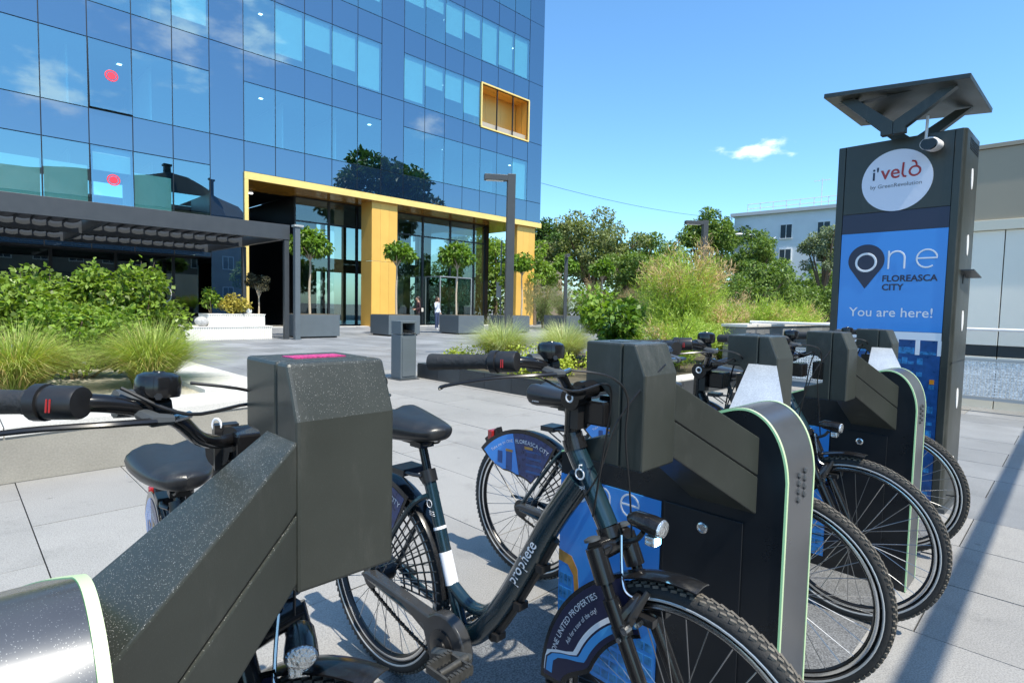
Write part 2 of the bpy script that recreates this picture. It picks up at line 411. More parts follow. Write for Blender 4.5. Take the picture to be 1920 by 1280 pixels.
# ------------------------------------------------------------------ lettering
_tc = {}
def text_geo(s, weight=0):
    """outline of a string, as (verts2d, faces), x from 0, baseline at 0"""
    key = (s, weight)
    if key in _tc: return _tc[key]
    cu = bpy.data.curves.new("t", 'FONT'); cu.body = s; cu.size = 1; cu.resolution_u = 3; cu.offset = weight
    o = bpy.data.objects.new("t", cu); COL.objects.link(o)
    dg = bpy.context.evaluated_depsgraph_get(); dg.update()
    me = bpy.data.meshes.new_from_object(o.evaluated_get(dg))
    v = [(a.co.x, a.co.y) for a in me.vertices]; f = [tuple(p.vertices) for p in me.polygons]
    bpy.data.objects.remove(o); bpy.data.curves.remove(cu); bpy.data.meshes.remove(me)
    if v:
        x0 = min(a for a, b in v); v = [(a - x0, b) for a, b in v]
    _tc[key] = (v, f); return _tc[key]
def text_on(mb, s, width, fn, height=None, bold=0):
    """put a string through fn(u, v) -> 3D; width fixes its length"""
    v, f = text_geo(s, bold); w = max(a for a, b in v); k = width / w
    ky = k if height is None else height / max(b for a, b in v)
    mb.add([fn(a * k, b * ky) for a, b in v], f)
    return mb
def text_arc(mb, s, R, a0, a1, size, fn, inward=False):
    """letters along an arc from angle a0 to a1 (radians) at radius R; fn(x, z) -> 3D"""
    ws = [0.3 if c == ' ' else max(a for a, b in text_geo(c)[0]) + .1 for c in s]; tot = sum(ws); pos = 0
    for c, w in zip(s, ws):
        if c != ' ':
            v, f = text_geo(c)
            for_v = []
            for a, b in v:
                ang = a0 + (a1 - a0) * (pos + a) / tot
                rr = R + b * size
                for_v.append(fn(rr * math.cos(ang), rr * math.sin(ang)))
            mb.add(for_v, f)
        pos += w
    return mb

def stroke_n(mb, fn, w, h, t):
    mb.tube([fn(t, 0), fn(t, h)], t, 6)
    mb.tube([fn(t, h * .55)] + [fn(w / 2 - (w / 2 - t) * math.cos(R_(a)), h * .58 + (h * .42 - t) * math.sin(R_(a))) for a in range(10, 181, 17)] + [fn(w - t, 0)], t, 6)
def stroke_e(mb, fn, w, h, t):
    mb.tube([fn(t, h * .52), fn(w - t, h * .52)] + [fn(w / 2 + (w / 2 - t) * math.cos(R_(a)), h * .5 + (h * .5 - t) * math.sin(R_(a))) for a in range(14, 310, 14)], t, 6)
# ------------------------------------------------------------------ foliage
def leaf_quads(C, D, Nn, L, W, fold=.15):
    """C bases, D directions, Nn normals (n,3); diamond leaves"""
    D = D / np.linalg.norm(D, axis=1, keepdims=True)
    S = np.cross(D, Nn); S /= np.maximum(np.linalg.norm(S, axis=1, keepdims=True), 1e-6)
    U = np.cross(S, D)
    L = np.asarray(L).reshape(-1, 1) * np.ones((len(C), 1)); W = np.asarray(W).reshape(-1, 1) * np.ones((len(C), 1))
    a = C; b = C + D * L * .5 + S * W * .5 + U * L * fold; c = C + D * L - U * L * fold * .5; d = C + D * L * .5 - S * W * .5 + U * L * fold
    V = np.stack([a, b, c, d], 1).reshape(-1, 3); F = np.arange(len(C) * 4).reshape(-1, 4)
    return V, F
def blob_points(blobs, n, shell=.55, g=rng):
    vol = np.array([b[3] * b[4] * b[5] for b in blobs]) ** .72; vol /= vol.sum()
    idx = g.choice(len(blobs), n, p=vol); B = np.array(blobs)[idx]
    d = g.normal(size=(n, 3)); d /= np.linalg.norm(d, axis=1, keepdims=True)
    rad = shell + (1 - shell) * g.random((n, 1)) ** .6
    return B[:, :3] + d * rad * B[:, 3:6], d
def crown_mesh(name, blobs, n, L, W, m, shell=.5, droop=.25, g=rng):
    C, d = blob_points(blobs, n, shell, g)
    D = d * .7 + g.normal(size=(n, 3)) * .6; D[:, 2] -= droop
    Nn = d * .5 + g.normal(size=(n, 3)) * .45 + np.array([0, 0, .75])
    V, F = leaf_quads(C, D, Nn, L * g.uniform(.65, 1.25, n), W * g.uniform(.7, 1.2, n))
    return fast_mesh(name, V, F, m)
def cluster_blobs(c, R, n, sub, g=rng, bottom=-1.0):
    """uneven crown: small blobs spread through an ellipsoid"""
    out = []
    while len(out) < n:
        d = g.normal(size=3); d /= np.linalg.norm(d)
        if d[2] < bottom: continue
        k = g.uniform(.35, 1.0)
        s_ = sub * g.uniform(.7, 1.3)
        out.append((c[0] + d[0] * R[0] * k, c[1] + d[1] * R[1] * k, c[2] + d[2] * R[2] * k, s_, s_, s_ * .75))
    return out
def tree(name, loc, h_trunk, c, Rr, n, leaf, m, label, group, nb=26, sub=.3, rad=.14, bark=None, seed=0, cat='tree'):
    g = np.random.default_rng(seed + 100)
    root = empty(name, loc, g.uniform(0, 6), label, cat, group)
    bl = cluster_blobs(c, Rr, nb, sub * max(Rr), g, -.55)
    t = MB(); top = np.array([c[0], c[1], c[2]])
    t.tube(spline([(0, 0, -.1), (.05 * rad, 0, h_trunk * .5), (top[0] * .5, top[1] * .5, h_trunk), tuple(top)], 4), [rad * (1 - .045 * i) for i in range(13)], 8)
    for b in bl[:9]:
        st = np.array([top[0] * .4, top[1] * .4, h_trunk * g.uniform(.75, 1.1)])
        t.tube(spline([st, (st + np.array(b[:3])) / 2 + np.array([0, 0, .1 * Rr[2]]), b[:3]], 3), [rad * .5 * (1 - .11 * i) for i in range(7)], 5)
    t.build('trunk', bark or M_bark, root, 40)
    o = link('crown', crown_mesh('crown', bl, n, leaf, leaf * .6, m, .35, .2, g), None, root)
    o['kind'] = 'stuff'
    return root
def blades_mesh(name, n, h, spread, m, width=.008, g=rng, lean=1.25, base=.16):
    """arching grass: each blade a 5 segment strip"""
    a = g.uniform(0, 2 * np.pi, n); rb = base * np.sqrt(g.random(n)); L = h * g.uniform(.7, 1.25, n); sp = spread * g.uniform(.15, 1.1, n) ** .8
    ca, sa = np.cos(a), np.sin(a); k = 6; V = np.zeros((n, k, 2, 3)); tw = g.normal(0, .35, n)
    for i in range(k):
        t = i / (k - 1)
        rr = rb + sp * t ** 1.7; z = L * (t - lean * .45 * t ** 2.6 * (sp / spread))
        x = ca * rr - sa * tw * sp * t * t; y = sa * rr + ca * tw * sp * t * t; w = width * (1 - t * .92) * .5
        V[:, i, 0] = np.stack([x - sa * w, y + ca * w, z], 1); V[:, i, 1] = np.stack([x + sa * w, y - ca * w, z], 1)
    idx = np.arange(n * k * 2).reshape(n, k, 2)
    F = np.stack([idx[:, :-1, 0], idx[:, :-1, 1], idx[:, 1:, 1], idx[:, 1:, 0]], -1).reshape(-1, 4)
    return fast_mesh(name, V.reshape(-1, 3), F, m)
def grass_clump(loc, n, h, spread, label, group, m, dry=.25, seed=0, width=.009):
    g = np.random.default_rng(seed + 300); root = empty('grass_clump', loc, 0, label, 'ornamental grass', group)
    o = link('blades', blades_mesh('blades', n, h, spread, m, width, g), None, root); o['kind'] = 'stuff'
    o = link('dry_blades', blades_mesh('dry_blades', int(n * dry), h * .9, spread * .95, L_dry, width, g), None, root); o['kind'] = 'stuff'
    return root
def shrub(name, loc, R, n, leaf, m, label, group=None, seed=0, nb=18, sub=.34, stems=5, shell=.3, cat='shrub', tips=0):
    g = np.random.default_rng(seed + 500); root = empty(name, loc, 0, label, cat, group)
    bl = cluster_blobs((0, 0, R[2] * .95), (R[0] * .8, R[1] * .8, R[2] * .85), nb, sub * max(R), g, -.8)
    t = MB()
    for b in bl[:stems]:
        t.tube(spline([(b[0] * .1, b[1] * .1, -.05), (b[0] * .5, b[1] * .5, b[2] * .5), b[:3]], 3), [.02 * (1 - .1 * i) for i in range(7)], 5)
    shoots = []
    for k in range(tips):                # upright leading shoots standing out of the crown
        b = bl[k % len(bl)]; top = (b[0] * 1.1 + g.normal(0, .05), b[1] * 1.1 + g.normal(0, .05), b[2] + b[5] * g.uniform(1.1, 1.9))
        t.tube([b[:3], top], [.006, .003], 4)
        for i in range(5):
            f = i / 4; shoots.append((b[0] + (top[0] - b[0]) * f, b[1] + (top[1] - b[1]) * f, b[2] + (top[2] - b[2]) * f, .06, .06, .05))
    t.build('stem', M_bark, root, 40)
    o = link('foliage', crown_mesh('foliage', bl, n, leaf, leaf * .72, m, shell, .15, g), None, root); o['kind'] = 'stuff'
    if shoots:
        o = link('shoots', crown_mesh('shoots', shoots, len(shoots) * 5, leaf, leaf * .7, m, .2, 0, g), None, root); o['kind'] = 'stuff'
    return root
def tamarisk(loc, h, w, n_br, label, group, plume=.2, seed=0, m=None):
    """feathery shrub: arching sprays set with short fine twigs"""
    g = np.random.default_rng(seed + 900); root = empty('tamarisk_shrub', loc, 0, label, 'shrub', group)
    C, D = [], []; C2, D2 = [], []; t = MB()
    for i in range(n_br):
        a = g.uniform(0, 2 * np.pi); k = g.uniform(.2, 1) ** .7; hh = h * (1 - .35 * k) * g.uniform(.65, 1.05)
        tip = np.array([math.cos(a) * w * k, math.sin(a) * w * k, hh]); mid = np.array([tip[0] * .35, tip[1] * .35, hh * .62])
        pts = np.array(spline([(tip[0] * .05, tip[1] * .05, 0), mid, tip], 9))
        if i < 14: t.tube(pts[::3], [.018, .015, .012, .010, .008, .006, .004][:len(pts[::3])], 4)
        isp = g.random() < plume * 1.5 and hh > h * .62
        for q0 in range(5, len(pts)):
            for _ in range(17):
                p = pts[q0] + g.normal(0, .05, 3) * (1 + h * .25)
                d = (pts[q0] - pts[q0 - 1]); d = d / np.linalg.norm(d) * .6 + g.normal(0, .6, 3) + np.array([0, 0, .25])
                if isp and q0 > len(pts) * .55: C2.append(p); D2.append(d)
                else: C.append(p); D.append(d)
    t.build('stem', M_bark, root, 40)
    for nm, CC, DD, mm in (('sprays', C, D, m or L_tam), ('plumes', C2, D2, L_tamflower)):
        if not CC: continue
        CC = np.array(CC); DD = np.array(DD); k = len(CC)
        V, F = leaf_quads(CC, DD, g.normal(size=(k, 3)), 0.095 * h ** .5 * g.uniform(.5, 1.3, k), .009 + .004 * g.random(k), .1)
        o = link(nm, fast_mesh(nm, V, F, mm), None, root); o['kind'] = 'stuff'
    return root

# ================================================================== SETTING
RZ = R_(45)                                  # the whole place follows one grid turned 45 degrees
mb = MB(); mb.box(-900, 900, -900, 900, -.4, -.035)
ground = mb.build('ground', M_joint, None); ground['kind'] = 'structure'
# paving slabs (r along facade, s towards it): the nearest ones singly, the rest as one part
TERR_R, TERR_S = 2.35, 5.2
slabs = []
SW, SL = .62, 1.24
for i in range(-26, 60):
    r0 = .32 + i * SW
    off = (i % 2) * SL / 2
    for j in range(-8, 26):
        s0 = .42 + j * SL + off - 1.24
        rc, sc = r0 + SW / 2, s0 + SL / 2
        x, y, _ = P(rc, sc)
        if y < .1 or abs(x) > y * 1.05 + 1.2 or sc > 28.6: continue
        if rc < TERR_R - .6 and sc > TERR_S + 1.0 and sc < 9.6: continue
        if rc > 6.4 and sc > 4.9 and sc < 8.0 and rc < 16: continue
        if rc > 11.2 and sc < 4: continue
        slabs.append((math.hypot(x, y), r0, s0, rc, sc))
slabs.sort()
sb = MB(); sb.box(0, SW - .006, 0, SL - .006, -.03, 0)
slab_me = [sb.mesh('paving_slab'), sb.mesh('paving_slab')]
slab_me[0].materials.append(M_pave); slab_me[1].materials.append(M_pave2)
rest = [MB(), MB()]
for k, (d, r0, s0, rc, sc) in enumerate(slabs):
    grey = sc > 9.5 or (rc > 4.6 and sc < 1.6)
    dz = random.uniform(-.0012, .0012)
    if k < 290:
        o = link('paving_slab', slab_me[1 if grey else 0], None, ground, P(r0, s0, dz), (0, 0, RZ))
    else:
        a = [P(r0, s0), P(r0 + SW - .006, s0), P(r0 + SW - .006, s0 + SL - .006), P(r0, s0 + SL - .006)]
        rest[1 if grey else 0].hexa([(x, y, -.03) for x, y, _ in a] + [(x, y, dz) for x, y, _ in a])
mp2 = mat("grey granite paving far", (.225, .235, .25), .58, 0, .2, .5, island=.16, grain=.15, gscale=60, stain=.25)
mp1 = mat("pale granite paving far", (.30, .296, .286), .62, 0, .16, .6, island=.1, grain=.15, gscale=60)
rest[0].build('far_paving', mp1, ground, kind='stuff')
rest[1].build('far_paving', mp2, ground, kind='stuff')
# white threshold band before the facade, granite plinth under the docks
th = MB(); th.box(0, 1.2, 0, .5, -.02, .03)
thm = th.mesh('threshold_stone'); thm.materials.append(M_whitestone)
for i in range(17):
    link('threshold_stone', thm, None, ground, P(10.6 + i * 1.206, 28.9), (0, 0, RZ))
pl_slabs = MB(); pl_slabs.box(0, .816, 0, 1.09, -.02, .0045)
plm = pl_slabs.mesh('plinth_slab'); plm.materials.append(M_base)
for i in range(6):
    link('plinth_slab', plm, None, ground, P(-.55 + i * .82, .55), (0, 0, RZ))

# ---- raised bed on the left: rendered wall, white cap stones, gravel and soil
tw = empty('terrace_wall', P(-9, TERR_S, 0), RZ, 'low grey beige retaining wall with white stone cap in front of the grass clumps', 'wall')
TL = TERR_R + 9
for k, x0 in enumerate([0, 2.2, 4.4, 6.6, 8.9]):
    x1 = [2.2, 4.4, 6.6, 8.9, TL][k] - .006
    MB().hexa([(x0, 0, 0), (x1, 0, 0), (x1, .22, 0), (x0, .22, 0), (x0, 0, .335 + .018 * (x0 - 9)*.9), (x1, 0, .335 + .018 * (x1 - 9)*.9), (x1, .22, .335), (x0, .22, .335)]).build('wall_block', M_concrete, tw, bevel=.006)
MB().box(TL - .22, TL - .002, .221, 4.2, 0, .40).build('end_wall', M_concrete, tw)
for k in range(11):                       # cap along the front
    x0 = k * 1.03; x1 = min(x0 + 1.024, TL + .02)
    z0 = .34 + .018 * (x0 - 9)*.9 if x0 < 9 else .34 + .02 * (x0 - 9); z1 = .34 + .02 * (x1 - 9)
    za, zb = .305 + .035 * (x0 - 8.2) * .6, .305 + .035 * (x1 - 8.2) * .6
    MB().hexa([(x0, -.012, za), (x1, -.012, zb), (x1, .62, zb), (x0, .62, za), (x0, -.012, za + .075), (x1, -.012, zb + .075), (x1, .62, zb + .075), (x0, .62, za + .075)]).build('cap_stone', M_whitestone, tw, bevel=.004)
for k in range(4):                        # cap along the end
    MB().box(TL - .62, TL + .02, .632 + k * .92, .632 + k * .92 + .912, .40, .462).build('cap_stone', M_whitestone, tw, bevel=.004)
gb = MB(); gb.hexa([(0, .6, .05), (TL - .6, .6, .05), (TL - .6, 4.2, .05), (0, 4.2, .05), (0, .6, .10), (TL - .6, .6, .41), (TL - .6, 4.2, .43), (0, 4.2, .12)])
g_ = gb.build('gravel_bed', M_gravel, None, loc=P(-9, TERR_S, 0), rot=(0, 0, RZ)); g_['kind'] = 'structure'

# ---- planted bed on the right with its dark tile kerb
kb = empty('tile_kerb', P(6, 4.2, 0), RZ, 'low dark tiled kerb round the yellow green hedge bed', 'kerb')
for k in range(7):
    MB().box(0, .03, .003 + k * .6, .597 + k * .6, 0, .235).build('kerb_tile', M_tile, kb, bevel=.002)
    MB().box(.006, .16, .003 + k * .6, .597 + k * .6, .236, .262).build('kerb_cap', M_tile, kb, bevel=.003)
for k in range(6):
    MB().box(.032 + k * .6, .626 + k * .6, -.03, -.001, 0, .235).build('kerb_tile', M_tile, kb, bevel=.002)
    MB().box(.162 + k * .6 if k == 0 else .032 + k * .6, .626 + k * .6, .0, .30, .236, .27).build('kerb_cap', M_whitestone, kb, bevel=.003)
for k in range(18):
    MB().box(.032 + k * .6, .626 + k * .6, 4.2, 4.23, 0, .235).build('kerb_tile', M_tile, kb, bevel=.002)
bd = MB(); bd.box(.04, 11, .31, 4.19, 0, .22)
b_ = bd.build('planting_bed', M_soil, None, loc=P(6, 4.2, 0), rot=(0, 0, RZ)); b_['kind'] = 'structure'
sw = empty('stone_planter_wall', P(9.6, 4.0, 0), RZ, 'grey stone planter wall with pale cap behind the bicycle docks', 'wall')
for k in range(7):
    for j in range(2):
        MB().box(.003 + k * .8, .797 + k * .8, 0, .4, .005 + j * .52, .52 + j * .52).build('stone', mat("mixed grey stone", (.16, .165, .17), .6, 0, .2, 2, obj_var=.45, grain=.2), sw, bevel=.004)
    MB().box(-.03 + k * .8, .765 + k * .8, -.03, .43, 1.042, 1.09).build('cap_stone', M_whitestone, sw, bevel=.004)

# ================================================================== OFFICE BUILDING
BS = 28.55                                 # plane of the facade
BR = 31.2                                  # r of its right corner
MOD = 1.4938
ZA, SP, WIN = 7.48, 1.42, 2.755
STO = SP + WIN
bld = empty('office_building', P(BR, BS, 0), RZ, 'blue glass office building with gold entrance frame', 'building')
# local: x = r - BR (negative to the left), y = depth into the building, z up
NL = 27                                    # modules to the left
def xk(k): return -k * MOD
G_ = .019                                  # half joint
def pane_mesh(w, h, m, name):
    b = MB(); b.box(-w + G_, -G_, 0, .024, G_, h - G_); me = b.mesh(name); me.materials.append(m); return me
me_win = pane_mesh(MOD, WIN, M_vision, 'window_pane')
me_spa = pane_mesh(MOD, SP, M_spandrel, 'spandrel_panel')
me_col = pane_mesh(MOD, STO, M_spandrel, 'column_panel')
me_corner = pane_mesh(MOD, STO, M_spandrel, 'column_panel')
bx = MB(); bx.box(-MOD + .06, -.06, .16, .165, 0, 1)
me_blind = bx.mesh('roller_blind'); me_blind.materials.append(M_blind)
def jit(): return (random.gauss(0, .0016), 0, random.gauss(0, .0016))
COLS = (0, 8, 14)
def is_col(k): return k in COLS or k in (20, 26)
FL0 = 6                                    # storeys above the gold frame
blind = {}                                 # (storey, panel): share of the pane that the blind covers
fixed = {(1, 12): .86, (1, 11): .55, (1, 10): .72, (1, 9): .95, (0, 12): 0, (0, 13): 0, (0, 11): 0, (0, 10): .0, (0, 9): 0, (1, 7): .92, (1, 6): .5, (1, 5): .62, (1, 4): .8,
         (2, 7): .42, (2, 6): .35, (2, 5): .7, (2, 4): .5, (2, 3): .95, (2, 2): .9, (2, 1): .95, (0, 7): 0, (0, 6): 0, (0, 5): .0, (0, 4): 0, (0, 3): .0,
         (-1, 19): 1, (-1, 18): .97, (-1, 17): .36, (-1, 16): 1, (-1, 15): 0, (0, 15): 0, (0, 16): 0, (0, 17): 0, (0, 18): 0, (0, 19): 0, (1, 15): .8, (1, 16): .5, (1, 13): 0, (2, 9): .7, (2, 10): .5}
for st in range(-2, FL0):
    for k in range(NL):
        z0 = ZA + st * STO                 # bottom of the spandrel row; window above it
        if st < 0 and k <= 13: continue    # the entrance opening
        if st == -2 and k != 14: 
            continue
        if is_col(k):
            if st == -2:
                MB().box(-MOD + G_, -G_, 0, .024, .05, ZA - STO + SP - G_).build('column_panel', M_spandrel, bld, loc=(xk(k), 0, 0)); continue
            link('column_panel', me_col, None, bld, (xk(k), 0, z0 + SP), jit())
            if st == 0 and k != 14:
                link('spandrel_panel', me_spa, None, bld, (xk(k), 0, z0), jit())
            continue
        link('spandrel_panel', me_spa, None, bld, (xk(k), 0, z0), jit())
        if st == 1 and k in (1, 2, 3): continue        # the gold loggia
        rot = jit(); openp = k == 17 and st in (-1, 0)
        if openp:                                       # top-hung pane standing a little open, with its dark frame
            a = empty('open_window', (xk(k), 0, z0 + SP + WIN)); a.parent = bld; a.rotation_euler = (R_(-3.4), 0, 0)
            b = MB(); b.box(-MOD + .03, -.03, -.01, .014, -WIN + .03, -.02); b.build('window_pane', M_vision, a)
            f = MB(); f.box(-MOD + .02, -.02, .015, .09, -WIN + .02, -WIN + .12); f.box(-MOD + .02, -MOD + .09, .015, .09, -WIN + .12, -.02); f.box(-.09, -.02, .015, .09, -WIN + .12, -.02); f.build('sash', M_mullion, a)
            s_ = MB(); Mr = Matrix.Translation((-.72, -.016, -WIN * .48)) @ Matrix.Rotation(R_(90), 4, 'X')
            s_.lathe([(.15, 0), (.15, .004)], 22, Mr); so = s_.build('warning_sticker', M_sticker, a)
            s_ = MB(); s_.torus(.205, .028, 28, 5, Matrix.Translation((-.72, -.014, -WIN * .48)), .003); s_.build('warning_sticker', M_sticker, a)
        else:
            link('window_pane', me_win, None, bld, (xk(k), 0, z0 + SP), rot)
        fr = fixed.get((st, k), random.choice([0, 0, .3, .5, .7, .9, 1]))
        if fr > 0:
            o = link('roller_blind', me_blind, None, bld, (xk(k), 0, z0 + SP + WIN * (1 - fr) + .03))
            o.scale = (1, 1, WIN * fr - .06)
            if st == -1 and fr > .9: o.location.z = z0 + SP + .03; o.scale.z = WIN * .68
# dark joints and window frames behind the glass, floor by floor
fr = MB()
for k in range(NL + 1):
    z0 = ZA if k <= 14 else ZA - STO
    fr.box(xk(k) - .022, xk(k) + .022, .026, .12, z0, ZA + FL0 * STO)
for st in range(-1, FL0):
    for zz in (ZA + st * STO, ZA + st * STO + SP):
        x1 = 0 if st >= 0 else xk(14)
        fr.box(xk(NL), x1, .03, .125, zz - .022, zz + .022)
fr.build('window_frame', M_mullion, bld)
for st in range(-1, FL0):
    x1 = -.05 if st >= 0 else xk(14) - .05
    MB().box(xk(NL), x1, .13, 9, ZA + st * STO + .02, ZA + st * STO + SP - .05).build('floor_slab', M_inside, bld)
MB().box(xk(NL), -.05, 7.5, 7.7, ZA + .1, ZA + FL0 * STO).build('inner_wall', M_inside, bld)
pn = MB()                                                # partitions seen dimly behind the glass
for st in range(-1, FL0):
    for k in (2, 5, 7, 10, 12, 16, 18, 21):
        if (st < 0 and k < 15) or (st == 1 and k < 5): continue
        pn.box(xk(k) - .5, xk(k) - .42, 1.6, 7.4, ZA + st * STO + SP - .05, ZA + st * STO + STO + .02)
pn.build('partition', M_blind, bld, kind='stuff')
lt = MB()
for st in range(-1, FL0):
    for k in range(1, NL, 4):
        if (st < 0 and k < 15) or (st == 1 and k < 5): continue
        lt.box(xk(k) - .08, xk(k) + .08, 1.2 + (k % 3) * .5, 1.36 + (k % 3) * .5, ZA + (st + 1) * STO + .0, ZA + (st + 1) * STO + .018)
lt.build('ceiling_spotlight', mat("ceiling light", (.8, .8, .8), .5, emit=(1, .97, .9), estr=5), bld)
MB().box(xk(NL), -.03, .14, 16, ZA + FL0 * STO, ZA + FL0 * STO + .6).build('roof', M_mullion, bld)
MB().box(-.03, 0, .0, 16, ZA - .3, ZA + FL0 * STO).build('side_wall', M_spandrel, bld)
# gold loggia
x0, x1, z0, z1 = xk(4) + .02, xk(1) - .02, ZA + STO + SP, ZA + STO + SP + WIN
lg = empty('loggia', (0, 0, 0)); lg.parent = bld
f = MB(); f.box(x0 - .05, x1 + .05, -.09, .0, z1 - .02, z1 + .07); f.box(x0 - .05, x1 + .05, -.09, .0, z0 - .07, z0 + .02); f.box(x0 - .07, x0 + .03, -.09, .0, z0 + .02, z1 - .02); f.box(x1 - .03, x1 + .07, -.09, .0, z0 + .02, z1 - .02)
f.build('loggia_frame', M_goldlight, lg)
for k in range(3):
    MB().box(x0 + k * MOD * .99, x0 + (k + 1) * MOD * .99 - .015, 1.25, 1.29, z0, z1).build('gold_panel', M_gold, lg)
for yy in (0, .62):
    MB().box(x1, x1 + .02, yy + .03, yy + .615, z0, z1).build('gold_panel', M_gold, lg)
    MB().box(x0 - .02, x0, yy + .03, yy + .615, z0, z1).build('gold_panel', M_gold, lg)
    MB().box(x0, x1, yy + .03, yy + .615, z1, z1 + .02).build('gold_panel', M_gold, lg)
MB().box(x0, x1, .02, 1.24, z0 - .03, z0).build('gold_floor', M_gold, lg)
b = MB(); b.box(x0 + .04, x1 - .04, .2, .212, z0 + .03, z0 + .42); b.build('glass_balustrade', mat("clouded pane", (.42, .36, .28), .15), lg)
# gold entrance frame
xl = xk(14) + .0
f = MB(); f.box(xl - .02, .05, -.10, .03, ZA - .36, ZA - .02); f.build('gold_fascia', M_goldlight, bld)
f = MB(); f.box(xl - .02, xl + .16, -.10, .3, 0, ZA - .365); f.build('gold_jamb', M_goldlight, bld)
for k in range(14):
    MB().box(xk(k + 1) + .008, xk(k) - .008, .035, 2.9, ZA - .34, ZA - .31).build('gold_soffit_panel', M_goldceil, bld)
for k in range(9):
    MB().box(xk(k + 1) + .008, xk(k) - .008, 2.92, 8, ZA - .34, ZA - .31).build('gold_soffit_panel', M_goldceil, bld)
def gold_column(xa, xb):
    c = empty('gold_column', (0, 0, 0)); c.parent = bld
    hz = ZA - .35; w = (xb - xa) / 3
    for j in range(2):
        za, zb = (0.02, 3.75) if j == 0 else (3.765, hz)
        for k in range(3):
            MB().box(xa + k * w + .004, xa + (k + 1) * w - .004, .15, .175, za, zb).build('gold_panel', M_gold, c)
        MB().box(xa, xa + .02, .178, 1.3, za, zb).build('gold_panel', M_gold, c)
        MB().box(xb - .02, xb, .178, 1.3, za, zb).build('gold_panel', M_gold, c)
gold_column(17.28 - BR, 18.98 - BR)
gold_column(29.0 - BR, 30.85 - BR)
# lobby glazing
LY = 30.9 - BS
lob = empty('lobby_front', (0, LY, 0)); lob.parent = bld
lx0, lx1 = 13.78 - BR, 28.2 - BR
edges = [lx0, 15.8 - BR, 17.6 - BR, 19.4 - BR, 20.4 - BR, 22.4 - BR, 24.7 - BR, 26.85 - BR, 27.9 - BR]
for a, b_ in zip(edges[:-1], edges[1:]):
    for za, zb in ((.08, 5.75), (5.85, ZA - .42)):
        o = MB(); o.box(a + .05, b_ - .05, 0, .02, za, zb); o.build('lobby_pane', M_lobby, lob, rot=(random.gauss(0, .001), 0, random.gauss(0, .001)))
f = MB()
for e in edges: f.box(e - .06, e + .06, -.05, .12, 0, ZA - .345)
f.box(lx0, lx1, -.04, .11, 5.76, 5.84); f.box(lx0, lx1, -.04, .11, ZA - .42, ZA - .346); f.box(lx0, lx1, -.02, .1, 0, .07)
f.build('lobby_frame', M_mullion, lob)
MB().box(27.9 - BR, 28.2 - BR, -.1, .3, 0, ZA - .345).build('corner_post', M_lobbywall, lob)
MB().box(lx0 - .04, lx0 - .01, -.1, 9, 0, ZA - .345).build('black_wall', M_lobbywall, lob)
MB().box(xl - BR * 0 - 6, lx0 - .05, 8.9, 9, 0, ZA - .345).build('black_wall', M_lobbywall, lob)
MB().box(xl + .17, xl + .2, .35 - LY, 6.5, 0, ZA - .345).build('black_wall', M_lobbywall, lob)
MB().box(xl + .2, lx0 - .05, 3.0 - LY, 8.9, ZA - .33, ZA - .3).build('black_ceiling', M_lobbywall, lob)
# the lobby behind the glass: floor, far glazing with daylight beyond, dark columns, stair block
MB().box(lx0, lx1, .2, 9, .0, .02).build('lobby_floor', mat("lobby floor", (.10, .11, .11), .25), lob)
f = MB()
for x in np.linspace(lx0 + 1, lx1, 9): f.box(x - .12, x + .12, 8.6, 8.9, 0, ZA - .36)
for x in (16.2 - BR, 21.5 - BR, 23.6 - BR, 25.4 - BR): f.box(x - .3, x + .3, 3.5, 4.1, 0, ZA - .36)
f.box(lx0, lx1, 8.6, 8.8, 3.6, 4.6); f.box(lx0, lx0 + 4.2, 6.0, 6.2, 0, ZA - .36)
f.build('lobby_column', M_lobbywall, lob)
MB().box(lx0, lx1, .2, 9, ZA - .38, ZA - .36).build('lobby_ceiling', M_inside, lob)
dl = MB()
for i in range(2):
    Mr = Matrix.Translation((11.9 - BR, .6 - LY + 3 + i * 1.4, ZA - .345))
    dl.lathe([(.13, 0), (.13, -.02)], 14, Mr)
dl.build('downlight', mat("downlight", (.8, .8, .8), .3, emit=(1, .98, .92), estr=3), lob)
# glazed entrance porch
pz = 3.2
pc = empty('entrance_porch', (22.6 - BR, 29.25 - BS, 0)); pc.parent = bld
W_, D_ = 2.7, 1.6
f = MB()
for x in (0, W_ - .07):
    f.box(x, x + .07, 0, .07, 0, pz - .071); f.box(x, x + .07, D_ - .07, D_, 0, pz - .071)
f.box(0, W_, 0, .07, pz - .07, pz); f.box(0, .07, .071, D_, pz - .07, pz); f.box(W_ - .07, W_, .071, D_, pz - .07, pz); f.box(W_ * .5 - .03, W_ * .5 + .03, .01, .06, 0, pz - .071)
f.build('porch_frame', mat("steel frame", (.45, .46, .47), .3, .6), pc)
for x in (.02, W_ - .04): MB().box(x, x + .02, .08, D_ - .08, .05, pz - .08).build('porch_pane', M_lobby, pc)
for x in (.08, W_ * .5 + .04):
    d = MB(); d.box(x, x + W_ * .5 - .13, .025, .045, .05, pz - .08); d = d.build('porch_door', M_lobby, pc)
h = MB(); h.tube([(W_ * .5 + .14, -.03, .9), (W_ * .5 + .14, -.03, 1.5)], .018, 8); h.build('handle', M_chrome, pc)
MB().box(.0, W_, .08, D_ - .01, pz - .05, pz - .03).build('porch_roof', M_lobby, pc)
